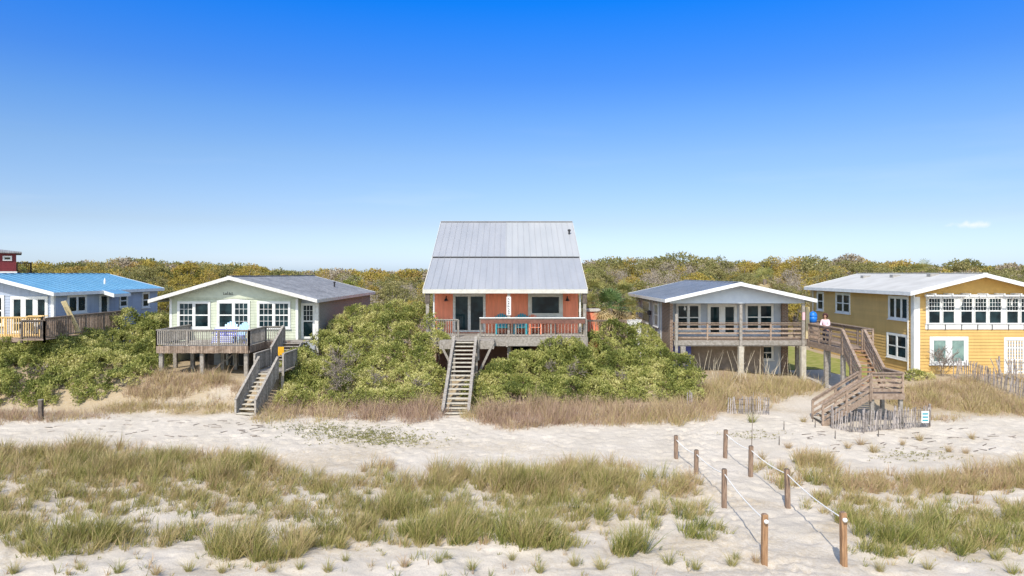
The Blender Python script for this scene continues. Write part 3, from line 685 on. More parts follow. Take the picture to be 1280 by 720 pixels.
# deck on posts
dz = 4.0; DX0, DX1 = -19.5, -14.45
dk = decking(DX0, DX1, 38.0, 41.95, dz).build('deck', M['wood_grey'], H)
decking(DX1+.01, -12.1, 40.6, 41.95, dz-.005).build('side_deck', M['wood_grey'], H)
sk = MB()
n = 52
for i in range(n):
    x = DX0+(DX1-DX0)*i/n; sk.box(x, x+(DX1-DX0)/n-.012, 37.93, 37.965, dz-.36+random.uniform(-.015,.01), dz+.03)
for i in range(26):
    y = 38+i*.1; sk.box(DX1+.02, DX1+.05, y, y+.088, dz-.36, dz+.03)
for i in range(14):
    x = DX1+.06+i*.1; sk.box(x, x+.088, 40.53, 40.56, dz-.36, dz+.03)
sk.build('skirt_boards', M['wood_brown'], dk)
rail_balusters((DX0,38.0,dz), (DX1,38.0,dz), .9, .115, low=.12).build('railing', M['wood_grey'], dk)
rail_balusters((DX1,38.0,dz), (DX1,40.6,dz), .9, .115).build('railing', M['wood_grey'], dk)
rail_balusters((DX0,38.0,dz), (DX0,41.9,dz), .9, .115).build('railing', M['wood_grey'], dk)
rail_balusters((DX1,40.6,dz), (-13.35,40.6,dz), .9, .115).build('railing', M['wood_grey'], dk)
for px, y in ((202,38.2),(253,38.2),(308,38.2),(219.4,40.4),(241,40.4),(279,40.4),(295,40.6)):
    x = Xp(px, y); MB().box(x-.1, x+.1, y-.1, y+.1, g1(x,y)-.3, dz-.05).build('deck_post', M['wood_grey'], dk)
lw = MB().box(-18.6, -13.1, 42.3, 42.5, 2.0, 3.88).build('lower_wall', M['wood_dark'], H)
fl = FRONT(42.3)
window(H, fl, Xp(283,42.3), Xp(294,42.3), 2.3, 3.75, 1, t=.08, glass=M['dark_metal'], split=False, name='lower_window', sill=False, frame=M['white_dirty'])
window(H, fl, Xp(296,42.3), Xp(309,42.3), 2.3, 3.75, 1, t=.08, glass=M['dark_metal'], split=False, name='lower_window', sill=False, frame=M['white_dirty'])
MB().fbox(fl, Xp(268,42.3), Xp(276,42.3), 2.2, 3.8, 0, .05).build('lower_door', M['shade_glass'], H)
# stairs: upper flight, landing, lower flight to the sand
staircase(H, (-12.85,40.55,dz), (-12.85,38.5,2.95), 1.05, 7, M['wood_grey'], M['wood_grey'], rail='bal', rh=.95, rails=(1,0))
ld = decking(-13.5, -12.0, 36.3, 38.5, 2.85).build('landing', M['wood_grey'], H)
for x in (-13.4, -12.1):
    for y in (36.5, 38.3): MB().box(x-.06, x+.06, y-.06, y+.06, g1(x,y)-.2, 2.8).build('landing_post', M['wood_grey'], ld)
r = rail_balusters((-13.5,36.3,2.85), (-13.5,38.5,2.85), .95, .1, bal=(.085,.03)); r.build('railing', M['wood_grey'], ld)
r = rail_balusters((-12.0,36.3,2.85), (-12.0,38.5,2.85), .95, .1, bal=(.085,.03)); r.build('railing', M['wood_grey'], ld)
staircase(H, (-12.78,36.3,2.85), (-13.15,34.15,.98), 1.0, 10, M['wood_grey'], M['wood_light'], rail='bal', rh=.8, sh=.28)

# ================================================================== grey house with the porch
H = thing('beach_house', (13.5, 49, g1(13.5, 46)), 'grey beach house with dark metal gable roof and open porch raised on posts', 'house')
GP, GL, GR_ = 13.55, 9.1, 18.06
roof_gable(H, GL, GP, GR_, 6.36, 7.36, 6.36, 41.0, 54, M['dark_roof'], M['white'], .12, .03, fasc=.2, rstep=.8)
g = MB(); zb = 6.2; xa, xb = 9.55, 17.7
g.prism([(xa,41.85,zb),(xb,41.85,zb),(xb,41.85,6.40),(GP,41.85,7.33),(xa,41.85,6.42)], (0,.1,0)); g.build('gable_panel', M['grey_gable'], H)
Y0 = 44.0; fr = FRONT(Y0); zt = lambda y: Zp(y, Y0)
MB().box(9.62, 17.45, Y0, Y0+.2, 1.5, 6.35).build('wall', M['grey_side'], H)
MB().box(9.62, 17.4, 41.96, Y0-.01, 6.21, 6.26).build('porch_ceiling', M['white'], H)
lf = LEFT(9.6)
MB().box(9.6, 9.78, Y0+.2, 53.6, 1.5, 6.4).build('wall', M['grey_side'], H)
MB().box(17.27, 17.45, Y0+.2, 53.6, 1.5, 6.4).build('wall', M['grey_side'], H)
bt = MB()
for y in np.arange(44.6, 53.6, .9): bt.fbox(lf, -y-.05, -y+.05, 2, 6.34, 0, .03)
bt.build('wall_batten', M['white_dirty'], H)
for px0, px1 in ((818,823.5), (803.5,812.5), (796,799)):
    ya, yb = 9.6*F/(px1-CX), 9.6*F/(px0-CX)
    window(H, lf, -yb, -ya, 4.5, 6.05, 1, t=.09, glass=M['shade_glass'])
b = MB(); b.box(9.58, 9.76, 41.95, Y0+.19, 2.2, 6.195); b.build('brick_wall', M['brick'], H)
MB().box(17.1, 17.48, Y0-.2, Y0-.005, 1.6, 6.195).build('brick_pier', M['brick'], H)
window(H, fr, Xp(845,Y0), Xp(875.5,Y0), 4.35, zt(379.6), 2, t=.1)
window(H, fr, Xp(884,Y0), Xp(921,Y0), 4.05, zt(379.6), 2, t=.16, split=False, name='porch_door', sill=False, mull=.3)
window(H, fr, Xp(931.5,Y0), Xp(966.5,Y0), 4.4, zt(379.6), 2, t=.1)
for px in (856, 861): 
    x = Xp(px, 42.6); MB().lathe((x,42.6,5.75), [(.05,0),(.07,.12),(.02,.2),(.01,.45)], 8).build('porch_lamp', M['white'], H)
DZ = 4.0
dk = decking(9.72, 17.62, 41.5, Y0-.02, DZ).build('deck', M['wood_brown'], H)
f = MB(); f.box(9.7, 17.64, 41.44, 41.485, 3.66, 4.0); f.box(9.7, 17.64, 41.40, 41.436, 3.72, 3.95)
f.build('rim_board', M['wood_grey'], dk)
xm = Xp(924.5, 41.55); xe = 17.4
rail_boards((9.8,41.55,DZ), (xm,41.55,DZ), 1.04, 4, 1.9, .1).build('railing', M['wood_brown'], dk)
rail_boards((xm,41.55,DZ), (xe,41.55,DZ), 1.04, 4, 1.9, .1).build('railing', M['wood_brown'], dk)
rail_boards((9.8,41.6,DZ), (9.8,43.9,DZ), 1.04, 4, 1.9, .1).build('railing', M['wood_brown'], dk)
for x, zt_ in ((9.82,5.6),(xm,6.15),(xe,6.19)):
    MB().box(x-.08, x+.08, 41.28, 41.395, 1.6 if zt_ < 6.1 else 3.5, zt_).build('porch_post', M['wood_grey'], H)
for x in (xm, xe-.02, 10.2):
    MB().box(x-.14, x+.14, 41.2, 41.48, g1(x,41.4)-.4, 3.65).build('deck_post', M['wood_light'] if x != 10.2 else M['wood_grey'], dk)
nt_ = MB().box(xe-.075, xe+.075, 41.255, 41.275, Zp(400,41.3), Zp(390.5,41.3)).build('notice', M['pink'], H)
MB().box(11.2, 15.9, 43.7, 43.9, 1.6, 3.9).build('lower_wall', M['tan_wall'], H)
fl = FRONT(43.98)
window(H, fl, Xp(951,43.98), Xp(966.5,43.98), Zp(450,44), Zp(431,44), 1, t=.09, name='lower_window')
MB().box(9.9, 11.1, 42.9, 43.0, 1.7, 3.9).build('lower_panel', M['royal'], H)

# ================================================================== boardwalk with two flights
B = thing('boardwalk', (18.4, 39, g1(18.4, 39)), 'raised brown wooden boardwalk with turning stairs down to the sand', 'boardwalk')
dk = decking(17.68, 19.3, 36.9, 43.4, DZ, 'x').build('deck', M['wood_brown'], B)
f = MB(); f.box(17.62, 17.665, 36.9, 41.35, 3.68, 4.0); f.box(19.31, 19.35, 36.9, 43.4, 3.68, 4.0); f.box(18.75, 19.3, 36.84, 36.88, 3.68, 4.0)
f.build('rim_board', M['wood_brown'], dk)
rail_boards((17.68,41.2,DZ), (17.68,37.1,DZ), 1.03, 4, 1.5, .11).build('railing', M['wood_brown'], dk)
rail_boards((19.26,43.4,DZ), (19.26,36.95,DZ), 1.03, 4, 1.6, .12).build('railing', M['wood_brown'], dk)
rail_boards((18.7,36.95,DZ), (19.26,36.95,DZ), 1.03, 4, .6, .12).build('railing', M['wood_brown'], dk)
rail_boards((17.7,43.4,DZ), (19.2,43.4,DZ), 1.03, 4, 1.6, .12).build('railing', M['wood_brown'], dk)
for x, y in ((17.75,39.1),(19.2,39.1),(17.75,37.1),(19.2,37.1),(19.2,42),(17.8,43.2)):
    MB().box(x-.1, x+.1, y-.1, y+.1, g1(x,y)-.4, 3.95).build('deck_post', M['wood_grey'], dk)
MB().box(18.1, 18.32, 42.6, 42.74, 4.0, 5.95).build('tall_post', M['wood_pale'], dk)
LZ = 2.35
ld = decking(16.85, 18.4, 32.5, 34.3, LZ).build('landing', M['wood_brown'], B)
f = MB(); f.box(16.87, 18.42, 32.43, 32.475, LZ-.25, LZ+.02); f.box(18.41, 18.45, 32.5, 34.3, LZ-.25, LZ+.02); f.build('rim_board', M['wood_brown'], ld)
for x, y in ((16.95,32.6),(18.3,32.6),(18.3,34.2),(16.95,34.2)):
    MB().box(x-.08, x+.08, y-.08, y+.08, g1(x,y)-.3, LZ-.04).build('landing_post', M['wood_grey'], ld)
rail_boards((16.9,32.55,LZ), (18.38,32.55,LZ), .98, 4, 1.5, .13).build('railing', M['wood_brown'], ld)
rail_boards((18.38,32.6,LZ), (18.38,34.2,LZ), .98, 4, 1.5, .13).build('railing', M['wood_brown'], ld)
staircase(B, (18.2,36.85,DZ), (17.85,34.3,LZ), 1.05, 9, M['wood_brown'], M['wood_red'], rh=1.0, nb=4)
staircase(B, (16.83,33.05,LZ), (14.6,33.05,.98), 1.05, 8, M['wood_brown'], M['wood_light'], rh=.9, nb=3)

# ================================================================== yellow house
H = thing('beach_house', (28, 48, g1(28, 46)), 'two storey yellow clapboard beach house with pale roof and long row of white windows', 'house')
Y0 = 41.0; X0 = 23.84; fr = FRONT(Y0); lf = LEFT(X0); zt = lambda y: Zp(y, Y0)
w = MB(); w.lap(fr, X0, 33.5, 1.85, zt(371), .19, .034); w.box(X0+.03, 33.5, Y0+.03, Y0+.2, 1.7, 6.9)
w.lap(lf, -55.3, -Y0, 1.85, 6.86, .19, .034); w.box(X0+.03, X0+.2, Y0+.2, 55.3, 1.7, 6.9)
w.build('wall', M['yellow'], H)
MB().box(X0+.2, 33.5, 55.1, 55.3, 1.7, 6.9).build('wall', M['yellow'], H)
g = MB().prism([(X0+.1,Y0-.04,zt(371)),(31.2,Y0-.04,zt(371)),(31.2,Y0-.04,6.98),(27.47,Y0-.04,7.93),(X0+.1,Y0-.04,6.98)], (0,.1,0)).build('gable_panel', M['yellow_shaded'], H)
roof_gable(H, 23.15, 27.47, 31.8, 6.84, 7.92, 6.84, 40.15, 54.8, M['white_roof'], M['white'], .1, 0, fasc=.22)
for px, py, y in ((1082,346.5,51.5),(1119,346.5,48.0),(1166,346.5,44.2)):
    x = Xp(px, y); zz = np.interp(x, [23.15,27.47], [6.94,8.02]); MB().box(x-.28, x+.28, y-.2, y+.2, zz-.05, zz+.13).build('roof_vent', M['concrete'], H)
c = MB(); c.fbox(fr, X0-.03, X0+.3, 1.85, zt(371), 0, .055); c.fbox(lf, -Y0-.28, -Y0+.05, 1.85, 6.85, 0, .05); c.build('corner_trim', M['white'], H)
# upper row of seven windows: one frame, each sash a window
bk = MB(); bk.fbox(fr, Xp(1157,Y0), 31.3, zt(405), zt(371.4), 0, .05); bk.build('window_band', M['white'], H)
wins = [(1160.4,1173.2),(1178,1191),(1200.4,1213.3),(1218,1231),(1236,1249.4),(1257.7,1270.6),(1275.5,1288.5),(1293,1306)]
for a_, b_ in wins:
    window(H, fr, Xp(a_,Y0)-.06, Xp(b_,Y0)+.06, zt(404.4), zt(372.4), 1, t=.03, grids=['top'], cols=4, rows=3, d=.052, sill=False, sash=.02)
s = MB(); s.fbox(fr, Xp(1156,Y0), 31.3, zt(411.6), zt(405.2), 0, .07)
s.fbox(fr, Xp(1156,Y0)-.02, 31.3, zt(405.2), zt(404.6), 0, .12); s.build('window_sill', M['white'], H)
s = MB()
for px in (1159,1180.6,1201,1221,1239,1259.6,1279): x = Xp(px, Y0); s.fbox(fr, x-.02, x+.02, zt(412), zt(405.4), .073, .1)
s.build('sill_bracket', M['dark_metal'], H)
# eyebrow trellis over the windows
tr = MB(); tr.fbox(fr, Xp(1155,Y0), 31.3, zt(371.0), zt(368.0), .04, .1)
yo = Y0-.75
tr.box(Xp(1160,yo)-.1, 31.3, yo-.04, yo+.04, zt(369.8), zt(368.4))
for i, px in enumerate((1157,1178,1199.5,1220.5,1241.5,1262,1283)):
    x = Xp(px, Y0)+.05; tr.beam((x,Y0-.03,zt(367.2)), (x,yo-.16,zt(367.2)), .07, .09)
    if i % 2 == 0 and i != 4 or i == 5:
        pts = []
        for k in range(7):
            a = k/6*math.pi/2; pts.append((x, Y0-.06-(1-math.cos(a))*.62, zt(381.5)+math.sin(a)*(zt(368.5)-zt(381.5))))
        for p_, q_ in zip(pts[:-1], pts[1:]): tr.beam(p_, q_, .06, .06)
tr.build('trellis', M['white'], H)
window(H, fr, Xp(1161.5,Y0), Xp(1209.5,Y0), zt(455.5), zt(420.6), 2, t=.2, split=False, glass=M['glass_green'], mull=.3)
d = MB(); u0, u1 = Xp(1254.5,Y0), Xp(1296,Y0)
d.fbox(fr, u0, u0+.1, 1.85, zt(421.5), 0, .06); d.fbox(fr, u1-.1, u1, 1.85, zt(421.5), 0, .06); d.fbox(fr, u0+.1, u1-.1, zt(425.5), zt(421.5), 0, .058)
n = 11
for i in range(n):
    u = u0+.16+(u1-u0-.36)*i/(n-1); d.fbox(fr, u-.038, u+.038, 1.9, zt(426), .03, .055)
for z in (2.2, 2.9, 3.6): d.fbox(fr, u0+.1, u1-.1, z-.03, z+.03, .03, .045)
dd = d.build('slatted_door', M['white'], H)
MB().fbox(fr, u0+.1, u1-.1, 1.9, zt(425.6), .002, .024).build('door_screen', M['side_wood'], dd)
for (p0, p1, a_, b_, li) in ((1022,1030.3,391.5,365,1),(1045.5,1063.5,395.8,367.5,2),(1111.5,1136.5,401.5,369.8,3)):
    ya, yb = X0*F/(p1-CX), X0*F/(p0-CX)
    window(H, lf, -yb, -ya, 5.15, 6.62, li, t=.13, split=(li < 3), mull=.1)
window(H, lf, -X0*F/(1109.5-CX), -X0*F/(1135-CX), 2.75, 4.3, 2, t=.13)
for y in (41.5, 54.6): MB().tube([(X0-.09,y,6.7),(X0-.09,y,2.2)], .045, 8).build('downspout', M['white_dirty'], H)

# ================================================================== blue roofed house
H = thing('beach_house', (-30.2, 46, g1(-30.2, 45)), 'blue grey beach house with bright blue metal roof at the left edge', 'house')
Y0 = 40.0; X0 = -26.5; fr = FRONT(Y0); rt = RIGHT(X0); zt = lambda y: Zp(y, Y0)
w = MB(); w.lap(fr, -34, X0, 3.0, 6.7, .16, .022); w.box(-34, X0-.03, Y0+.03, Y0+.2, 3.0, 6.7)
w.prism([(-34.2,Y0-.02,6.7),(X0+.0,Y0-.02,6.7),(X0,Y0-.02,6.88),(-30.3,Y0-.02,7.9),(-34.2,Y0-.02,6.85)], (0,.1,0))
w.lap(rt, Y0, 51.7, 3.0, 6.8, .16, .022); w.box(X0-.2, X0-.03, Y0+.2, 51.7, 3.0, 6.8)
w.build('wall', M['blue_side'], H)
r = roof_gable(H, -34.5, -30.3, -26.1, 6.82, 7.9, 6.82, 39.4, 51.9, M['blue_roof'], M['white'], .1, .03, fasc=.2, rstep=.6)
MB().lathe((-27.6, 46.9, 7.2), [(.07,0),(.07,.3),(.02,.5)], 8).build('vent_pipe', M['white'], r)
# little roof over the side entry
p = MB().prism([(-26.14,44.2,6.84),(-25.42,44.2,6.62),(-25.42,44.2,6.71),(-26.14,44.2,6.93)], (0,1.9,0)).build('entry_roof', M['blue_roof'], H)
f = MB(); f.prism([(-26.14,44.16,6.70),(-25.40,44.16,6.48),(-25.40,44.16,6.72),(-26.14,44.16,6.94)], (0,.035,0)); f.box(-25.418,-25.385,44.2,46.1,6.5,6.69); f.build('fascia', M['white'], p)
window(H, rt, 41.2, 43.05, Zp(391.5,42), Zp(368,42), 2, t=.12, split=False)
window(H, rt, 44.4, 45.4, 4.5, Zp(366.5,45), 1, t=.14, split=False, name='side_door', sill=False)
window(H, rt, 46.66, 47.65, Zp(384.5,47), Zp(367.2,47), 1, t=.1)
window(H, rt, 49.5, 50.5, Zp(384.5,50), Zp(365,50), 1, t=.1)
t = MB(); t.fbox(fr, X0-.14, X0+.03, 3, 6.7, 0, .045); t.fbox(rt, Y0-.03, Y0+.12, 3, 6.75, 0, .044); t.build('corner_trim', M['white'], H)
window(H, fr, Xp(14,Y0), Xp(60.5,Y0), 4.55, zt(370.5), 3, t=.13, split=False, name='patio_door', sill=False, mull=.2)
window(H, fr, Xp(-30,Y0), Xp(6,Y0), 5.0, zt(369), 2, t=.12)
DB = 4.5
dk = decking(-36, Xp(50,38.5), 38.4, 39.9, DB).build('deck', M['wood_new'], H)
x1 = Xp(50,38.5)
rail_balusters((-36,38.5,DB), (x1,38.5,DB), 1.08, .135, bal=(.05,.035), under=.25, cap=(.16,.045)).build('railing', M['wood_new'], dk)
f = MB(); f.box(-36, x1, 38.34, 38.38, DB-.3, DB-.05); f.build('rim_board', M['wood_brown'], dk)
for x in (-34,-31,x1-.1): MB().box(x-.08, x+.08, 38.6, 38.76, g1(x,38.6)-.6, DB-.05).build('deck_post', M['wood_brown'], dk)
sd = decking(-26.4, -25.0, 36.9, 44.2, DB-.02).build('side_deck', M['wood_brown'], H)
rail_balusters((-25.0,37.0,DB), (-25.0,44.2,DB), 1.12, .15, bal=(.085,.025)).build('side_railing', M['wood_brown'], H)
rail_balusters((x1+.05,37.0,DB), (-25.0,37.0,DB), 1.0, .12).build('side_railing', M['wood_dark'], H)

# ================================================================== dark red house far left
xr = Xp(20.3, 60); gb = g1(-46, 62)
H = thing('beach_house', (xr, 60, gb), 'dark red house with grey roof rising behind the blue roof', 'house'); OFF[H.name] = (0,0,gb)
fr = FRONT(0); Z60 = lambda py: Zp(py, 60)
MB().box(-8, 0, 0, 7, 8.2, 9.75).build('wall', M['red_side'], H)
MB().box(-8.1, .06, -.1, 7.1, 7.95, 8.19).build('trim_band', M['white'], H)
MB().box(-8, -.05, .05, 7, 1.8, 7.94).build('lower_wall', M['white_dirty'], H)
r = MB(); e = .4; zc = 9.76
r.add([(-8-e,-e,zc),(e,-e,zc),(e,7+e,zc),(-8-e,7+e,zc),(-8-e,-e,zc+.12),(e,-e,zc+.12),(e,7+e,zc+.12),(-8-e,7+e,zc+.12),(-5.4,3.5,zc+.6),(-2.6,3.5,zc+.6)],
      [(0,3,2,1),(0,1,5,4),(1,2,6,5),(2,3,7,6),(3,0,4,7),(4,5,9,8),(5,6,9),(6,7,8,9),(7,4,8)])
r.build('roof', M['shingle'], H)
window(H, fr, -.95, -.3, Z60(326), Z60(320), 1, t=.08, split=False, sill=False)
dk = decking(.02, 1.1, 2.5, 6, 8.2).build('deck', M['wood_dark'], H)
rail_balusters((.05,2.5,8.2), (1.1,2.5,8.2), .8, .14).build('railing', M['wood_dark'], dk)
rail_balusters((1.1,2.5,8.2), (1.1,6,8.2), .8, .14).build('railing', M['wood_dark'], dk)
for x in (.2, 1.0): MB().box(x-.08, x+.08, 2.7, 2.86, 2, 8.15).build('deck_post', M['wood_dark'], dk)
H.rotation_euler = (0,0,R(35.6))
# ------------------------------------------------------------------ foliage
def rvec(n):
    v = RNG.normal(size=(n,3)); return v/np.linalg.norm(v, axis=1, keepdims=True)
def nrm(v): return v/np.maximum(np.linalg.norm(v, axis=1, keepdims=True), 1e-9)
def leaves(pos, dirs, length, width):
    """rhombic leaves: base, side, tip, side"""
    n = len(pos); side = nrm(np.cross(dirs, rvec(n)))
    L = np.asarray(length)[:,None]; W = np.asarray(width)[:,None]
    nn = np.cross(side, dirs)
    b = pos; t = pos+dirs*L; m = pos+dirs*L*.5+nn*L*.08
    V = np.stack([b, m+side*W/2, t, m-side*W/2], 1).reshape(-1,3)
    Q = np.arange(4*n).reshape(n,4)
    return V, Q
def lobes_surface(C, Rr, dens, zmin=None, deep=.25):
    """points and normals spread over the outside of a union of lobes"""
    P = []; NN = []
    for i in range(len(C)):
        k = int(dens*4*math.pi*Rr[i]**2)
        n = rvec(k); keep = n[:,2] > -.45; n = n[keep]
        rad = Rr[i]*(1-np.abs(RNG.normal(0, deep, len(n))).clip(0,.8))*RNG.uniform(.97,1.06,len(n))
        P.append(C[i]+n*rad[:,None]); NN.append(n)
    P = np.concatenate(P); NN = np.concatenate(NN)
    ok = np.ones(len(P), bool)
    for s in range(0, len(P), 4000):
        d = np.linalg.norm(P[s:s+4000,None,:]-C[None], axis=2)/Rr[None]
        ok[s:s+4000] = (d < .62).sum(1) == 0
    if zmin is not None: ok &= P[:,2] > zmin(P[:,0], P[:,1])
    return P[ok], NN[ok]
def rosettes(P, NN, k, L, W, spread=.9):
    n = len(P); pos = np.repeat(P, k, 0)+RNG.normal(0, L*.35, (n*k,3)); d = nrm(np.repeat(NN, k, 0)*.55+np.repeat(np.array([[0,0,.25]]), n*k, 0)+rvec(n*k)*spread)
    return leaves(pos, d, L*RNG.uniform(.65,1.3,n*k), W*RNG.uniform(.7,1.25,n*k))
def twig_mesh(pts_list, rad):
    m = MB()
    for p in pts_list: m.tube(p, [rad*(1-.75*i/(len(p)-1)) for i in range(len(p))], 3, cap=False)
    return m
def branchy(base, d, L, depth, out, spread=.6, up=.12):
    base = np.array(base, float); d = unit(d)
    pts = [base]; p = base.copy(); dd = d.copy()
    for i in range(3):
        dd = unit(dd+np.array([random.gauss(0,.18),random.gauss(0,.18),random.gauss(0,.12)+up*.3])); p = p+dd*L/3; pts.append(p.copy())
    out.append((pts, depth))
    if depth <= 0: return
    for k in range(3 if depth > 1 else 4):
        t = random.choice([1,2,3]); nd = unit(dd+np.array([random.gauss(0,spread),random.gauss(0,spread),random.gauss(0,spread*.7)+up]))
        branchy(pts[t], nd, L*random.uniform(.55,.75), depth-1, out, spread, up)

# ------------------------------------------------------------------ thickets of wax myrtle on the bank
def thicket(x0, x1, bot, top, yf, yb, label, step=22, rows=8, dens=54, r0=.72, seed=1, twigs=(), loc=None):
    rs = np.random.default_rng(seed); C = []; Rr = []
    bx, by = zip(*bot); tx, ty = zip(*top); yfx, yfv = zip(*yf); ybx, ybv = zip(*yb)
    for i, px in enumerate(np.arange(x0, x1+1, step)):
        for j in range(rows):
            v = (j+.1)/(rows-.9); p = px+rs.uniform(-9,9); 
            Y = np.interp(p, yfx, yfv)*(1-v)+np.interp(p, ybx, ybv)*v
            py = np.interp(p, bx, by)*(1-v)+np.interp(p, tx, ty)*v
            r = r0*rs.uniform(.75,1.35)
            x = Xp(p, Y); z = max(Zp(py, Y)-r*.62, g1(x, Y)+.1)+rs.uniform(-.3,.2); y = Y+r*.5
            C.append((x,y,z)); Rr.append(r)
            for k in range(3):
                n = rvec(1)[0]; n[2] = abs(n[2])*.8; n[1] = -abs(n[1]); n = unit(n)
                C.append((x+n[0]*r*.85, y+n[1]*r*.8, z+n[2]*r*.75)); Rr.append(r*rs.uniform(.3,.5))
    C = np.array(C); Rr = np.array(Rr)
    cx, cy = C[:,0].mean(), C[:,1].mean()
    T = thing('shrub_thicket', (cx,cy,g1(cx,cy)), label, 'shrub')
    P, NN = lobes_surface(C, Rr, dens, lambda x, y: gz(x, y)+.03, .2)
    gaps = fbm(P[:,0]*1.1+P[:,2]*.7, P[:,1]*1.1+P[:,2]*.9, 70+seed)
    keep = gaps > .31
    for (px, py, Y, rad) in twigs:
        c = np.array((Xp(px,Y), Y, Zp(py,Y))); keep &= ~((np.linalg.norm(P-c, axis=1) < rad) & (RNG.uniform(size=len(P)) < .8))
    P = P[keep]; NN = NN[keep]
    V, Q = rosettes(P, NN, 7, .115, .054, .75)
    npmesh('foliage', V, [Q], M['myrtle'], T)
    # inner wood: stems from the ground up into the lobes, plus bare grey twig patches
    pts = []
    for i in rs.choice(len(C), min(60, len(C)), replace=False):
        g = np.array((C[i][0]+rs.normal(0,.2), C[i][1]+.5, g1(C[i][0], C[i][1]+.5)-.1)); e = C[i]
        pts.append([g, (g+e)/2+rs.normal(0,.15,3), e])
    m = twig_mesh(pts, .05); roots = sorted([p[0] for p in pts], key=lambda q: q[0]); m.tube([q+np.array((0,0,.03)) for q in roots], .035, 4)   # the runners that join the stems
    m.build('stems', M['trunk'], T)
    tw = []
    for (px, py, Y, rad) in twigs:
        c = np.array((Xp(px,Y), Y, Zp(py,Y)))
        for k in range(int(22*rad/.8)):
            out = []; branchy(c+rs.normal(0,rad*.35,3)+np.array((0,.5,-.3)), (rs.normal(0,.5),-.7,rs.normal(.3,.4)), rad*.75, 2, out, .7)
            tw += [p for p, d in out]
    if tw: twig_mesh(tw, .013).build('dead_twigs', M['twig'], T)
    return T
thicket(-60, 196, [(-60,520),(0,519),(60,515),(120,498),(160,480),(200,462)], [(-60,442),(0,436),(45,430),(70,423),(100,413),(150,399),(196,391)],
        [(-60,35.2),(60,35.3),(130,36.0),(200,37.6)], [(-60,38.2),(45,38.0),(60,37.8),(100,40.2),(150,44),(200,45.2)],
        'broad olive green shrub thicket on the bank below the blue roofed house', seed=3, rows=10, twigs=((42,462,36.6,.6),(25,485,35.8,.5),(15,505,35.2,.5)))
thicket(186, 212, [(186,470),(212,468)], [(186,402),(212,396)], [(186,41.2),(212,41.2)], [(186,44),(212,44.4)],
        'dark green shrub squeezed between the sage house deck and the thicket', seed=5, step=14, rows=5)
thicket(368, 548, [(362,506),(400,508),(470,498),(530,496),(556,500)], [(362,445),(385,420),(415,404),(445,390),(480,380),(515,378),(540,396),(556,442)],
        [(362,35.4),(556,35.5)], [(362,39),(390,41.5),(440,44.5),(520,44.5),(540,41),(556,38.5)],
        'tall rounded green thicket between the sage house stairs and the coral house stairs', seed=8, rows=9, step=21, twigs=((428,452,37.0,.9),(420,470,36.2,.7),(470,468,36.2,.5),(520,475,36,.4)))
thicket(612, 862, [(602,503),(680,508),(740,504),(800,500),(868,492)], [(602,486),(620,456),(655,439),(700,431),(740,420),(770,406),(800,413),(835,438),(855,464),(868,488)],
        [(602,35.8),(868,36.4)], [(602,37.5),(650,39.6),(725,40.2),(745,42.5),(800,42.8),(840,41.4),(868,38.5)],
        'wide green thicket under the coral porch rail reaching to the grey house', seed=12, rows=8, step=21, twigs=((716,462,37.4,.55),(690,455,38,.4),(776,468,37.4,.4)))
thicket(846, 868, [(846,492),(868,492)], [(846,470),(868,468)], [(846,36.2),(868,36.2)], [(846,37.2),(868,37.2)],
        'small yellow green bush at the right foot of the wide thicket', seed=14, step=11, rows=3, r0=.4)
thicket(1138, 1160, [(1138,476),(1160,474)], [(1138,464),(1160,466)], [(1138,39.3),(1160,39.3)], [(1138,40.2),(1160,40.2)],
        'low dark green bush at the corner of the yellow house', seed=15, step=10, rows=2, r0=.3)

# bare shrub in front of the yellow wall
c = G(1187, 474); c = (c[0], 40.0, g1(c[0], 40.0)); S = thing('bare_shrub', c, 'leafless grey shrub standing before the lower window of the yellow house', 'shrub')
out = []
for k in range(7): branchy((c[0]+random.gauss(0,.15), c[1], c[2]-.05), (random.gauss(0,.45), random.gauss(0,.25), 1), .85, 3, out, .55, .2)
twig_mesh([p for p, d in out], .016).build('branches', M['twig'], S)

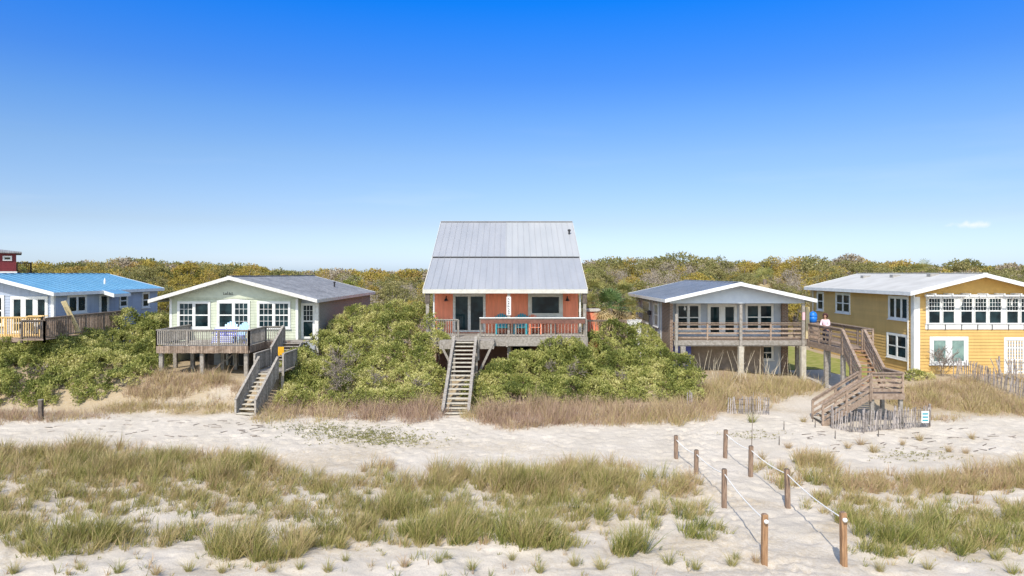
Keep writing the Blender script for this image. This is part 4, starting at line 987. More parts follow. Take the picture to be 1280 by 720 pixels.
# ------------------------------------------------------------------ woods behind the houses
def oak_crown(rs, R_, Hc, nl, n_leaf, L, lean):
    """a wind-pruned crown: flat-bottomed dome of many lobes, leaning away from the sea"""
    C = []; Rr = []
    for i in range(nl):
        a = rs.uniform(0, 2*math.pi); q = math.sqrt(rs.uniform(0,1))
        x = math.cos(a)*q*R_*.8; y = math.sin(a)*q*R_*.8; z = Hc*(1-.55*q*q)-.9+rs.normal(0,.35)+lean*y*.12
        C.append((x,y,z)); Rr.append(R_*rs.uniform(.2,.36))
    C = np.array(C); Rr = np.array(Rr)
    area = (4*math.pi*Rr**2).sum(); dens = n_leaf/area
    return C, Rr, lobes_surface(C, Rr, dens, None, .3)
def make_tree(kind, seed, label, group, cat='tree'):
    rs = np.random.default_rng(seed); random.seed(seed)
    T = thing(kind, (0,0,0), label, cat, group); mname = TKIND[kind]
    if kind == 'bare_oak':
        out = []
        for k in range(5): branchy((rs.normal(0,.5), rs.normal(0,.5), .2), (rs.normal(0,.7), rs.normal(0,.7), 1), 2.3, 4, out, .62, .12)
        m = MB()
        for p, d in out:
            r = [.018,.024,.036,.06,.12][d]; m.tube(p, [r, r*.85, r*.7, r*.55], 3 if d < 3 else 5, cap=False)
        m.build('trunk', M['bare'], T)
        ends = np.array([p[-1] for p, d in out if d <= 1])
        P = np.repeat(ends, 3, 0)+rs.normal(0,.22,(len(ends)*3,3))
        V, Q = leaves(P, nrm(rvec(len(P))+np.array([[0,0,.3]])), .22*rs.uniform(.6,1.3,len(P)), .085*rs.uniform(.6,1.3,len(P)))
        npmesh('crown', V, [Q], M[mname], T); return T
    R_ = {'live_oak':3.1,'golden_oak':2.7,'green_shrub_oak':2.3,'pine_tree':1.6}[kind]*rs.uniform(.9,1.15); Hc = 5.6 if kind != 'pine_tree' else 6.2
    C, Rr, (P, NN) = oak_crown(rs, R_, Hc, 17, 1700, .3, 1 if kind != 'pine_tree' else 0)
    if len(P) > 1900: k = rs.choice(len(P), 1900, replace=False); P = P[k]; NN = NN[k]
    V, Q = rosettes(P, NN, 5, .2, .115, .9)
    m = MB(); m.tube([(0,0,-.6),(.1,.1,1.2),(.0,.25,2.6)], [.2,.16,.12], 7, cap=False)
    for i in range(len(C)):
        m.tube([(.05,.15,1.2+.6*rs.uniform()), C[i]*.55+np.array((0,0,1.1)), C[i]], [.09,.055,.025], 4, cap=False)
    m.build('trunk', M['trunk'], T)
    npmesh('crown', V, [Q], M[mname], T)
    return T
TKIND = {'live_oak':'oak_olive','golden_oak':'oak_gold','green_shrub_oak':'oak_green','bare_oak':'oak_grey','pine_tree':'oak_dark'}
TLAB = {'live_oak':'olive green wind pruned oak in the woods behind the houses','golden_oak':'golden brown leafed oak in the woods behind the houses',
        'green_shrub_oak':'bright yellow green bushy tree in the woods behind the houses','bare_oak':'bare grey branched oak in the woods behind the houses','pine_tree':'dark green dense tree standing among the woods behind the houses'}
TGRP = {'live_oak':'olive oaks of the woods','golden_oak':'golden oaks of the woods','green_shrub_oak':'bright green trees of the woods','bare_oak':'bare grey oaks of the woods','pine_tree':'dark trees of the woods'}
PROTO = {}; sd = 100
for k, n in (('live_oak',4),('golden_oak',2),('green_shrub_oak',2),('bare_oak',3),('pine_tree',1)):
    PROTO[k] = []
    for i in range(n): sd += 1; PROTO[k].append([make_tree(k, sd, TLAB[k], TGRP[k]), False])
spots = []; rs = np.random.default_rng(77)
HOUSES = [(-22,-11.5,41,59.5),(-5.5,4.8,40,62.5),(8.8,18.4,41,55),(17.4,23.5,36,58.5),(22.8,34,40,56),(-36,-24.5,38,53),(-54,-40,59,69)]
y = 56.0
while y < 122:
    sp = 2.7+(y-56)*.028
    half = y*.80+3
    for x in np.arange(-half, half, sp):
        X_ = x+rs.normal(0, sp*.28); Y_ = y+rs.normal(0, sp*.25)
        if any(a-1.6 < X_ < b+1.6 and c-1.5 < Y_ < d+1.8 for a, b, c, d in HOUSES): continue
        spots.append((X_, Y_))
    y += sp*1.25
def hidden(X_, Y_, zt_):
    """behind the solid roofs, where the photograph shows nothing of it"""
    px = CX+F*X_/Y_; py = HY-(zt_-CH)*F/Y_
    if px < -220 or px > 1520: return True
    w_ = 2.2*F/Y_
    if 548+w_ < px < 716-w_ and py > 285: return True
    if 255+w_ < px < 440-w_ and py > 356: return True
    if px < 130-w_ and py > 349: return True
    if 850+w_ < px < 1000-w_ and py > 356: return True
    if 1075+w_ < px < 1400 and py > 350: return True
    return False
near = []; far = []
for X_, Y_ in spots:
    t = float(canopy(X_, Y_))-.7+rs.normal(0, .3)+(float(fbm(X_*.11,Y_*.11,140,2))-.42)*3.2
    if hidden(X_, Y_, t): continue
    near.append((X_, Y_, t))
near.sort(key=lambda s: s[1])
LIM = 330
near, far = near[:LIM], near[LIM:]
cnt = 0
def kind_at(X_, Y_):
    n = float(fbm(X_*.07+9, Y_*.07, 90)); u = rs.uniform()
    px = CX+F*X_/Y_
    gold = .55 if px < 400 else .16; bare = .16 if px < 330 else .40
    if px < 330 and Y_ > 70: bare = .12
    if u < gold*(.4+1.2*n): return 'golden_oak'
    if u < gold*.6+bare*(.5+n): return 'bare_oak'
    if rs.uniform() < .12: return 'green_shrub_oak'
    if rs.uniform() < .03: return 'pine_tree'
    return 'live_oak'
USED = {}
for X_, Y_, t in near:
    k = kind_at(X_, Y_); USED[k] = USED.get(k, 0)
    pr = PROTO[k][USED[k] % len(PROTO[k])]; USED[k] += 1
    if pr[1]: T = copy_tree(pr[0])
    else: T = pr[0]; pr[1] = True
    g = g1(X_, Y_); h = max(1.6, t-g); s = h/5.9
    sxy = max(s, .72)*rs.uniform(.9,1.15)
    T.location = (X_, Y_, t-5.9*s if s > .3 else g); T.scale = (sxy, sxy, s*rs.uniform(.95,1.05)); T.rotation_euler = (0,0,rs.uniform(-.6,.6))
for k in PROTO:
    for pr in PROTO[k]:
        if not pr[1]:
            for c in list(pr[0].children): bpy.data.objects.remove(c)
            bpy.data.objects.remove(pr[0])
# the far wood: beyond the counted trees it reads as one mass
VV = {'oak_olive':[], 'oak_gold':[], 'oak_grey':[]}
fs = list(far)
y = 122.0
while y < 200:
    for x in np.arange(-y*.85, y*.85, 5.2):
        X_ = x+rs.normal(0,1.4); Y_ = y+rs.normal(0,1.4); t = float(canopy(X_, Y_))-.85+rs.normal(0,.25)+(float(fbm(X_*.09,Y_*.09,140,2))-.42)*2.2
        px = CX+F*X_/Y_
        if -220 < px < 1520: fs.append((X_, Y_, t))
    y += 6
allV = {}
for X_, Y_, t in fs:
    u = rs.uniform(); px = CX+F*X_/Y_
    mname = 'oak_gold' if u < (.45 if px < 340 else .2) else ('oak_grey' if u < (.6 if px < 340 else .55) else 'oak_olive')
    R_ = rs.uniform(2.2,3.6); n = 240
    v = rvec(n); v[:,2] = np.abs(v[:,2])*1.0
    P = np.array((X_, Y_, t-R_*.75))+v*np.array((R_,R_,R_*.72))*rs.uniform(.75,1.04,(n,1))
    allV.setdefault(mname, []).append((P, v))
for mname, lst in allV.items():
    P = np.concatenate([a for a, b in lst]); NN = np.concatenate([b for a, b in lst])
    V, Q = rosettes(P, NN, 4, .36, .21, .9)
    o = npmesh('far_woods', V, [Q], M[mname]); tag(o, {'oak_gold':'golden brown tree crowns of the far woods along the skyline','oak_grey':'grey brown tree crowns of the far woods along the skyline','oak_olive':'olive green tree crowns of the far woods along the skyline'}[mname], 'woods', None, 'stuff')

# ------------------------------------------------------------------ palms
def make_palm(seed, loc, H_, n, fl, label, group=None, dry=8, green='palm_green', lw=.026):
    rs = np.random.default_rng(seed); x, y, z = loc
    T = thing('palmetto', loc, label, 'palm', group)
    MB().tube([(x,y,z-.3),(x+.05,y,z+H_*.5),(x,y,z+H_)], [.19,.16,.17], 9).build('trunk', M['palm_trunk'], T)
    def fronds(n, lo, hi, mname, nm, fl):
        V = []; Q = []; base = 0; st = MB()
        for i in range(n):
            a = rs.uniform(0, 2*math.pi); e = rs.uniform(lo, hi)
            d = np.array((math.cos(a)*math.cos(e), math.sin(a)*math.cos(e), math.sin(e)))
            o = np.array((x,y,z+H_)); c = o+d*fl*.55; side = unit(np.cross(d, (0,0,1.)))
            st.tube([o, c], [.02,.012], 4, cap=False); up = np.cross(side, d)
            for k in range(15):
                t = (k/14-.5)*2*1.9; ld = unit(d*math.cos(t)+side*math.sin(t)*.9+up*.12); L = fl*.75*(1-.25*abs(t)/1.9)*rs.uniform(.85,1.1)
                sd_ = unit(np.cross(ld, up)); m1 = c+ld*L*.5; tp = c+ld*L+np.array((0,0,-.22*L))
                V += [c, m1+sd_*lw, tp, m1-sd_*lw]; Q.append((base,base+1,base+2,base+3)); base += 4
        o_ = npmesh(nm, np.array(V), [np.array(Q)], M[mname], T)
        st.build('petioles', M[mname], o_)
    fronds(n, -.25, 1.35, green, 'fronds', fl)
    if dry: fronds(dry, -1.2, -.3, 'palm_dry', 'dead_fronds', fl*.95)
    return T
YP = 46.5
make_palm(5, (Xp(763,YP), YP, g1(Xp(763,YP),YP)), Zp(385,YP)-g1(Xp(763,YP),YP), 24, 1.35, 'palmetto with tan dead fronds beside the coral house', dry=34, green='palm_fresh', lw=.04)
PL = [(742,366,55,'palmetto rising behind the small coral shed'),(778,368,56,'palmetto behind the far corner of the grey house'),
      (737,385,52,'low palmetto against the side of the coral house'),(787,388,49.5,'low palmetto beside the wall of the grey house'),(956,349,66,'palmetto showing above the ridge of the grey house'),(1153,338,72,'palmetto crown showing above the pale roof of the yellow house'),(545,372,60,'palmetto peeping out left of the coral house')]
for i, (px, py, Y, lab) in enumerate(PL):
    if px == 545: continue
    x = Xp(px, Y); z = g1(x, Y); make_palm(20+i, (x,Y,z), max(.5, Zp(py,Y)-z), 15, 1.25, lab, None, 8)

# ------------------------------------------------------------------ grasses
def blades(pos, h, nb, spread, lean=(0,0), wid=.016, tone=None, arch=.5):
    """pos (n,3), h/nb/tone per clump -> curved two-piece blades"""
    ci = np.repeat(np.arange(len(pos)), nb); n = len(ci)
    a = RNG.uniform(0, 2*math.pi, n); q = np.sqrt(RNG.uniform(0,1,n)); sp = np.asarray(spread)[ci]
    b = pos[ci].copy(); b[:,0] += np.cos(a)*q*sp; b[:,1] += np.sin(a)*q*sp
    b[:,2] = gz(b[:,0], b[:,1])-.02
    H_ = np.asarray(h)[ci]*RNG.uniform(.45,1.15,n)
    out = np.stack([np.cos(a)*q*.55+RNG.normal(0,.25,n)+lean[0], np.sin(a)*q*.55+RNG.normal(0,.25,n)+lean[1], np.ones(n)], 1); out = nrm(out)
    m = b+out*H_[:,None]*.55; bend = np.stack([out[:,0], out[:,1], np.full(n,-.35)], 1)
    t = m+nrm(out+bend*arch*RNG.uniform(.3,1.4,(n,1)))*H_[:,None]*.5
    th = RNG.uniform(0, math.pi, n); s = np.stack([np.cos(th), np.sin(th), np.zeros(n)], 1)*wid*RNG.uniform(.6,1.3,n)[:,None]/2
    V = np.stack([b-s, b+s, m+s*.8, m-s*.8, t], 1).reshape(-1,3)
    i0 = np.arange(n)*5; Q = np.stack([i0,i0+1,i0+2,i0+3], 1); T3 = np.stack([i0+3,i0+2,i0+4], 1)
    tn = np.asarray(tone)[ci]+RNG.normal(0,.10,n)
    tv = np.repeat(tn, 5).reshape(n,5); tv[:,2:4] += .05; tv[:,4] += .22
    return V, [Q, T3], tv.ravel()
def in_px(n, cx, cy, rx, ry, rs, gauss=False):
    out = []
    for i in range(n):
        if gauss: a, b = rs.normal(0,.5,2)
        else:
            q = math.sqrt(rs.uniform()); th = rs.uniform(0, 2*math.pi); a, b = q*math.cos(th), q*math.sin(th)
        out.append(G(cx+a*rx, cy+b*ry))
    return out
rs = np.random.default_rng(5)
# (cx, cy, rx, ry, clumps, height, tone)   tone 0 green .. 1 straw
ZONES = [(60,583,130,20,210,.78,.42),(200,588,140,18,240,.75,.40),(290,592,60,16,80,.72,.45),(20,572,60,8,50,.75,.62),(130,570,70,8,45,.7,.62),(255,574,60,8,45,.7,.62),
 (360,603,34,12,34,.62,.55),(415,606,42,12,44,.62,.5),(478,604,34,10,36,.68,.42),(475,586,18,5,12,.66,.6),(562,602,32,12,40,.72,.5),(520,615,40,10,36,.66,.45),(655,605,66,16,130,.80,.48),(720,612,90,18,170,.78,.38),(800,610,70,16,95,.72,.45),(855,612,24,12,26,.7,.55),
 (690,590,36,8,36,.75,.6),(760,590,46,8,34,.7,.6),(600,640,150,16,120,.62,.3),(420,640,110,16,80,.55,.38),(240,632,160,14,100,.5,.42),(80,630,110,12,60,.5,.4),(740,640,110,14,80,.55,.36),(850,640,40,14,24,.5,.3),
 (90,680,80,14,70,.72,.3),(60,692,30,8,24,.7,.26),(190,672,70,12,60,.68,.34),(320,690,62,14,95,.85,.34),(410,676,36,12,40,.6,.36),(470,668,34,12,40,.6,.32),(560,668,62,14,110,.85,.28),(650,674,44,12,54,.68,.28),(700,680,30,8,26,.55,.25),(880,668,30,8,20,.5,.22),(15,660,36,16,34,.55,.35),
 (785,690,24,7,20,.72,.22),(985,600,30,12,34,.62,.55),(1022,580,30,9,34,.62,.6),(1040,600,30,12,36,.66,.55),(960,588,24,6,14,.5,.6),(1100,604,60,9,50,.55,.66),(1130,612,90,10,60,.5,.7),(1180,606,40,10,50,.62,.62),(1240,602,56,12,80,.68,.66),(1290,600,40,14,50,.7,.6),
 (1130,668,62,16,66,.72,.24),(1200,680,54,14,46,.72,.25),(1080,652,34,10,30,.55,.3),(1260,680,40,14,30,.62,.25),(1230,652,60,12,44,.5,.35),(1290,650,40,16,30,.5,.35),(1100,690,50,8,22,.45,.24),(1160,640,110,16,42,.42,.5),(1050,626,30,10,18,.4,.5),
 (420,650,430,36,300,.42,.45),(200,616,230,9,170,.5,.5),(60,604,90,8,50,.5,.5),(1150,630,150,40,120,.4,.5),(-60,640,70,60,120,.65,.4),(1360,640,60,60,100,.65,.4)]
pos = []; hh = []; tt = []; nn = []; ss = []
for cx, cy, rx, ry, n, h, tone in ZONES:
    for p in in_px(int(n*(.8 if cy > 600 or cx > 340 else .95)), cx, cy, rx, ry, rs):
        f = .55+.9*float(vnoise(p[0]*1.1, p[1]*1.1, 51))
        pos.append(p); hh.append(h*f*rs.uniform(.7,1.1)); tt.append(tone+rs.normal(0,.15)-.12*(f-1)); nn.append(int(34*f)); ss.append(.08+.1*rs.uniform())
for i in range(260):       # stray sprigs and dead stalks on the nearest sand
    px = rs.uniform(-20,1300); py = rs.uniform(668,724)
    if 880 < px < 1075 or fbm(px*.02, py*.05, 88) < .45: continue
    p = G(px, py); pos.append(p); hh.append(rs.uniform(.12,.34)); tt.append(rs.choice([.2,.4,.75])+rs.normal(0,.1)); nn.append(int(rs.uniform(4,13))); ss.append(rs.uniform(.03,.09))
V, Q, tv = blades(np.array(pos), hh, nn, ss, (.2,.05), .0155, tt)
o = npmesh('dune_grass', V, Q, M['dune_grass'], attrs={'tone':tv}); tag(o, 'green and straw coloured dune grass in broken bands across the front sand', 'grass', None, 'stuff')
# isolated tufts one could count
TUFTS = [(785,690,.75,.22),(62,692,.7,.25),(310,694,.85,.3),(410,715,.4,.3),(505,708,.36,.5),(548,704,.36,.4),(432,702,.3,.45),(640,700,.32,.4),(718,707,.4,.45),(752,712,.45,.45),(836,706,.45,.4),(870,712,.4,.35),(915,708,.42,.35),(945,704,.36,.62),
 (1076,556,.45,.7),(1092,566,.55,.65),(1150,551,.45,.6),(1215,549,.4,.6),(1186,565,.4,.65),(1207,567,.35,.65),(940,528,.6,.35),(1004,528,.4,.6),(952,575,.5,.6),(18,716,.4,.3),(100,712,.3,.4),(148,716,.4,.3),(195,718,.35,.5),(236,714,.35,.4),(278,716,.36,.45),(340,714,.36,.4),(590,712,.36,.4),(675,716,.4,.4),(1212,690,.6,.25),(1100,714,.42,.3),(1160,712,.36,.35),(1245,700,.5,.3),(1265,718,.4,.3),(1060,560,.4,.6),(1128,556,.35,.6),(985,560,.4,.65),(920,700,.3,.3),(30,690,.5,.3),(455,590,.5,.6),(540,590,.5,.55),(862,600,.6,.6),(560,700,.3,.35),(375,712,.3,.4)]
pr = []
for k in range(5):
    V, Q, tv = blades(np.array([(0.,-500.,0.)]), [1.0], 90, [.17], (.05,.02), .02, [.35+.06*k], .7)
    zb = float(gz(0., -500.)); V = V-np.array((0,-500,zb))
    for q, tone_m in ((0,'g'),(1,'s')):
        o = npmesh('grass_tuft', V.copy(), Q, M['dune_grass'], attrs={'tone':tv-.12+.34*q}); pr.append([o, False])
for i, (px, py, h, tone) in enumerate(TUFTS):
    c = G(px, py); big = h > .6; dry_ = tone > .47
    e = pr[(i % 5)*2+(1 if dry_ else 0)]
    if e[1]: o = e[0].copy(); COL.objects.link(o)
    else: o = e[0]; e[1] = True
    o.location = c; o.scale = (h*1.15, h*1.15, h); o.rotation_euler = (0,0,rs.uniform(0,6.28))
    if py > 640: l, g_ = ('small straw coloured grass tuft on the bare sand in front', 'small straw tufts on the near sand') if dry_ else (('full green grass clump standing out on the near sand', 'full green clumps on the near sand') if big else ('small green grass tuft on the bare sand in front', 'small green tufts on the near sand'))
    else: l, g_ = ('straw coloured grass tuft on the open sand beyond the dune grass', 'straw tufts on the farther sand') if dry_ else ('yellow green grass tuft at the foot of the bank', None)
    tag(o, l, 'grass tuft', g_)
for e in pr:
    if not e[1]: bpy.data.objects.remove(e[0])
# dry bluestem at the foot of the thickets and over the bank   tone 0 green .. 1 brown-red
DZ_ = [(440,512,110,14,300,.75,.72),(500,518,60,12,200,.85,.8),(370,522,50,8,80,.4,.5),(660,522,70,12,240,.9,.75),(740,520,90,14,320,.85,.62),(830,520,70,12,220,.8,.55),(640,530,40,8,90,.6,.75),(880,500,40,16,150,.75,.42),(940,490,60,16,260,.7,.38),(985,486,40,10,130,.55,.36),(915,508,50,8,110,.6,.5),(900,474,60,6,90,.6,.42),
 (1150,500,40,14,150,.6,.42),(1200,498,60,16,260,.6,.42),(1260,510,60,12,200,.6,.42),(1210,484,50,8,110,.55,.5),(1240,478,50,6,90,.5,.5),(1300,500,60,22,200,.6,.42),(1170,522,50,5,50,.35,.45),
 (230,474,60,8,170,.55,.5),(200,490,44,12,150,.5,.55),(270,484,40,8,110,.5,.55),(230,512,80,6,150,.45,.35),(160,512,40,6,70,.4,.4),(285,500,24,10,50,.4,.55),(50,522,60,6,110,.45,.65),(-20,524,60,8,80,.5,.7),(120,520,30,4,30,.3,.6),(340,524,26,6,40,.4,.35),(590,512,14,14,50,.6,.2)]
pos = []; hh = []; tt = []; nn = []; ss = []
for cx, cy, rx, ry, n, h, tone in DZ_:
    for p in in_px(n, cx, cy, rx, ry, rs):
        w_ = float(fbm(p[0]*.9, p[1]*1.3, 57))
        if w_ < .36 and rs.uniform() < .8: continue
        f = max(.35, .15+1.7*w_)
        pos.append(p); hh.append(h*f*rs.uniform(.5,1.15)); tt.append(tone+rs.normal(0,.16)-.2*(f-1)); nn.append(15); ss.append(.24)
V, Q, tv = blades(np.array(pos), hh, nn, ss, (.05,-.02), .017, tt, .35)
o = npmesh('dry_grass', V, Q, M['dry_grass'], attrs={'tone':tv}); tag(o, 'brown dry grass along the foot of the bank and thickets', 'grass', None, 'stuff')
# tall straw reeds before the grey house
m = MB()
for i in range(46):
    px = rs.uniform(872,992); c = G(px, rs.uniform(470,484)); h = rs.uniform(.8,1.9); l = rs.normal(.1,.32)
    m.tube([c, (c[0]+l*h*.5, c[1], c[2]+h*.55), (c[0]+l*h*1.05, c[1], c[2]+h)], [.014,.011,.006], 4, cap=False)
tag(m.build('straw_reeds', M['reed']), 'tall leaning straw reeds in front of the grey house', 'reeds', None, 'stuff')
# creeping plants and wrack on the open sand
P = []
for cx, cy, rx, ry, n in ((450,544,80,10,520),(490,552,60,7,260),(400,535,50,6,160),(940,545,40,6,60),(1140,570,60,8,90)):
    for p in in_px(n, cx, cy, rx, ry, rs, True): P.append((p[0], p[1], float(gz(p[0],p[1],True))+.03))
P = np.array(P); P = np.repeat(P, 3, 0)+RNG.normal(0,.05,(len(P)*3,3))*np.array((1,1,.15))
V, Q = leaves(P, nrm(rvec(len(P))*np.array((1,1,.3))+np.array((0,0,.25))), RNG.uniform(.06,.13,len(P)), RNG.uniform(.025,.05,len(P)))
tag(npmesh('beach_creeper', V, [Q], M['oak_olive']), 'sparse creeping beach plants on the pale open sand', 'ground cover', None, 'stuff')
m = MB()
for i in range(90):
    cx, cy = ((rs.uniform(60,330), rs.uniform(526,546)) if i % 2 else (rs.uniform(1000,1270), rs.uniform(536,566)))
    c = G(cx, cy); a = rs.normal(0,.5); L = rs.uniform(.15,.6); z = float(gz(c[0],c[1],True))
    m.beam((c[0]-math.cos(a)*L/2,c[1]-math.sin(a)*L/2,z+.015), (c[0]+math.cos(a)*L/2,c[1]+math.sin(a)*L/2,z+.02), .035, .02)
tag(m.build('beach_wrack', M['twig']), 'thin dark bits of driftwood and wrack scattered on the sand', 'driftwood', None, 'stuff')
# ------------------------------------------------------------------ rope lined sand path
def rope_post(px, py, h, wood, label):
    x, y, z = G(px, py)
    o = thing('rope_post', (x,y,z), label, 'post')
    m = MB(); t = random.uniform(-.05,.05); w_ = .07
    m.hexa([(x-w_,y-w_,z-.4),(x+w_,y-w_,z-.4),(x+w_,y+w_,z-.4),(x-w_,y+w_,z-.4),(x-w_+t,y-w_,z+h),(x+w_+t,y-w_,z+h),(x+w_+t,y+w_,z+h-.02),(x-w_+t,y+w_,z+h-.02)])
    m.build('timber', wood, o)
    c = MB(); c.hexa([(x-w_+t+.004,y-w_+.004,z+h),(x+w_+t-.004,y-w_+.004,z+h),(x+w_+t-.004,y+w_-.004,z+h-.02),(x-w_+t+.004,y+w_-.004,z+h-.02),(x-w_*.6+t,y-w_*.6,z+h+.025),(x+w_*.6+t,y-w_*.6,z+h+.025),(x+w_*.6+t,y+w_*.6,z+h+.015),(x-w_*.6+t,y+w_*.6,z+h+.015)])
    c.build('weathered_top', M['wood_dark'] if wood is M['post_old'] else M['post_old'], o)
    return (x+t, y, z+h-.16)
LP = [(845,574,.95,'post_old','left row rope post farthest off, on the pale open sand'),(870,594,.95,'post_old','weathered left row rope post rising from the dune grass'),(905,635,1.28,'post_old','left row rope post halfway down the path, grass at its foot'),(955,706,1.36,'post_new','left row nearest rope post with white knot facing the sea')]
RP = [(906,573,1.15,'post_old','right row rope post farthest off, at the head of the path'),(938,596,1.15,'post_old','grey right row rope post with a thin dead stalk above it'),(985,635,1.28,'post_old','right row rope post halfway down the path, brown and alone on sand'),(1055,708,1.42,'post_new','right row nearest rope post with white knot facing the sea')]
def rope(posts, label):
    T = [rope_post(px, py, h, M[w_], lab) for px, py, h, w_, lab in posts]
    m = MB(); pts = []
    for a, b in zip(T[:-1], T[1:]):
        a = np.array(a); b = np.array(b)
        for k in range(12):
            t = k/12; p = a*(1-t)+b*t; p[2] -= .09*4*t*(1-t); pts.append(p)
    pts.append(np.array(T[-1])-np.array((0,.1,0)))
    x, y, z = T[-1]
    m.tube(pts, .019, 6)
    m.lathe((x, y-.115, z-.06), [(.01,-.01),(.05,.01),(.065,.05),(.055,.09),(.015,.11)], 10)
    for q in T[:-1]: m.lathe((q[0], q[1], q[2]-.03), [(.02,0),(.03,.03),(.02,.06)], 8)
    tag(m.build('rope', M['rope'], None, True, loc=(x,y,g1(x,y))), label, 'rope')
rope(LP, 'white rope strung along the left row of path posts'); rope(RP, 'white rope strung along the right row of path posts')
def stake(px, py, h, r, m, label, name='stake', grp=None, lean=0):
    x, y, z = G(px, py); b = MB(); b.tube([(x,y,z-.2),(x+lean*.5,y,z+h*.5),(x+lean,y,z+h)], [r,r*.9,r*.7], 6)
    tag(b.build(name, M[m], None, loc=(x,y,z)), label, 'stake', grp)
stake(938.5, 588, 3.0, .018, 'twig', 'tall thin dead stalk standing by the rope path', 'dead_stalk', None, .1)
for px, py in ((980,537),(1016,528),(1019,535),(974,556),(1044,549),(1098,546)): stake(px, py, .38, .02, 'wood_dark', 'short dark stick poking out of the open sand', 'stick', 'short sticks in the sand')
x, y, z = G(51, 525); P_ = thing('fence_post', (x,y,z), 'old dark wooden post at the foot of the left bank', 'post'); MB().box(x-.09, x+.09, y-.08, y+.08, z-.3, z+.95).build('timber', M['wood_dark'], P_); MB().box(x-.1, x+.1, y-.09, y+.09, z+.951, z+.99).build('cap', M['wood_grey'], P_)

# ------------------------------------------------------------------ slatted sand fences
def sand_fence(pts, h, label, sp=.075, posts=3, sink=.15, lean=.07, seed=1):
    rs = random.Random(seed); pts = [np.array(p, float) for p in pts]
    T = thing('sand_fence', tuple(pts[0]), label, 'fence'); m = MB(); wires = MB(); pm = []
    for a, b in zip(pts[:-1], pts[1:]):
        L = np.linalg.norm(b-a); n = max(1, int(L/sp)); d = (b-a)/L
        for i in range(n):
            c = a+(b-a)*(i+.5)/n; c[2] = g1(c[0], c[1])-sink; hh_ = h*rs.uniform(.9,1.06)+sink; l = rs.gauss(.04, lean)
            q = c+d*l*hh_+np.array((0,rs.gauss(0,.05),hh_)); m.beam(c, q, .042, .014, (d[1],-d[0],0))
        for zz in (.25,.55,.85): wires.beam(a+np.array((0,.012,h*zz)), b+np.array((0,.012,h*zz)), .012, .012)
    m.build('slats', M['fence_grey'], T); wires.build('wire', M['dark_metal'], T)
    for k in range(posts):
        t = k/(max(1,posts-1)); i = min(int(t*(len(pts)-1)), len(pts)-2); f = t*(len(pts)-1)-i
        c = pts[i]*(1-f)+pts[i+1]*f; c[2] = g1(c[0], c[1])
        MB().box(c[0]-.035, c[0]+.035, c[1]+.03, c[1]+.1, c[2]-.3, c[2]+h+.12).build('post', M['fence_grey'], T)
    return T
def gp(px, Y): x = Xp(px, Y); return (x, Y, g1(x, Y))
sand_fence([gp(1041,32.0), gp(1080,31.3)], .95, 'short grey slatted sand fence before the foot of the boardwalk stairs', posts=2, seed=3)
T = sand_fence([gp(1081,31.6), gp(1120,32.0), gp(1163,32.3)], .95, 'grey slatted sand fence with a small white notice, below the stair landing', posts=3, seed=5)
x, y, z = gp(1155, 32.1); s = MB().box(x-.17, x+.17, y-.1, y-.08, z+.28, z+.82).build('notice_board', M['white'], T)
k = MB(); 
for i in range(3): k.box(x-.13, x+.13, y-.106, y-.1005, z+.66-.15*i, z+.73-.15*i)
k.build('notice_print', M['teal'], s)
sand_fence([gp(908,34.4), gp(962,34.2)], .85, 'low grey slatted fence half buried in dry grass before the grey house', posts=0, seed=7)
sand_fence([gp(1191,39.6), gp(1220,38.6), gp(1250,37.2), gp(1300,35.6)], 1.15, 'long leaning slatted sand fence on the grassy slope before the yellow house', posts=0, seed=9, lean=.1)
sand_fence([gp(1250,39.4), gp(1300,38.8)], 1.15, 'slatted fence before the white slatted door', posts=1, seed=11, lean=.22)
sand_fence([gp(858,35.3), gp(866,35.3)], .9, 'scrap of dark slatted fence in the grass beside the wide thicket', posts=0, seed=13)

# ------------------------------------------------------------------ furniture on the decks
def adirondack(loc, rz, m1, label, m2=None, name='deck_chair', s=1.0):
    m2 = m2 or m1
    T = thing(name, loc, label, 'chair'); OFF[T.name] = (0,0,0)
    seat = MB()
    for i in range(6): seat.beam((-.27,-.28+i*.09,.36-i*.018), (.27,-.28+i*.09,.36-i*.018), .08, .022)
    seat.build('seat', m2, T)
    back = MB()
    for i in range(6):
        x = -.235+i*.094; top = 1.0-.10*abs(i-2.5)**1.5/2
        back.beam((x,.2,.26), (x*1.12,.2+top*.34,.26+top*.72), .084, .02, (0,1,0))
    back.beam((-.28,.3,.5), (.28,.3,.5), .03, .05); back.build('backrest', m1 if m2 is m1 else m2, T)
    for k in (-1, 1):
        MB().beam((k*.33,-.3,.56), (k*.33,.34,.54), .13, .022).build('armrest', m1, T)
        MB().beam((k*.29,-.27,0), (k*.29,-.27,.55), .085, .03, (0,1,0)).build('leg', m1, T)
        MB().beam((k*.27,-.24,.33), (k*.27,.52,.02), .03, .1).build('leg', m1, T)
    T.rotation_euler = (0,0,rz); T.scale = (s,s,s); return T
DZc = 4.275
adirondack((Xp(627.5,42.6),42.5,DZc), R(4), M['teal'], 'teal slatted deck chair left of the middle porch post', s=1.28)
adirondack((Xp(651,42.6),42.5,DZc), R(-6), M['teal'], 'teal slatted deck chair right of the middle porch post', s=1.28)
adirondack((Xp(668,42.8),42.7,DZc), R(8), M['coral'], 'coral red slatted deck chair beneath the picture window', s=1.2)
x = Xp(684,42.7); T = thing('patio_table', (x,42.7,DZc), 'dark patio table with pale top below the picture window', 'table')
MB().box(x-.62, x+.62, 42.45, 42.95, DZc+1.0, DZc+1.04).build('tabletop', M['white_dirty'], T); MB().box(x-.58, x+.58, 42.48, 42.92, DZc+.9, DZc+.995).build('apron', M['dark_metal'], T)
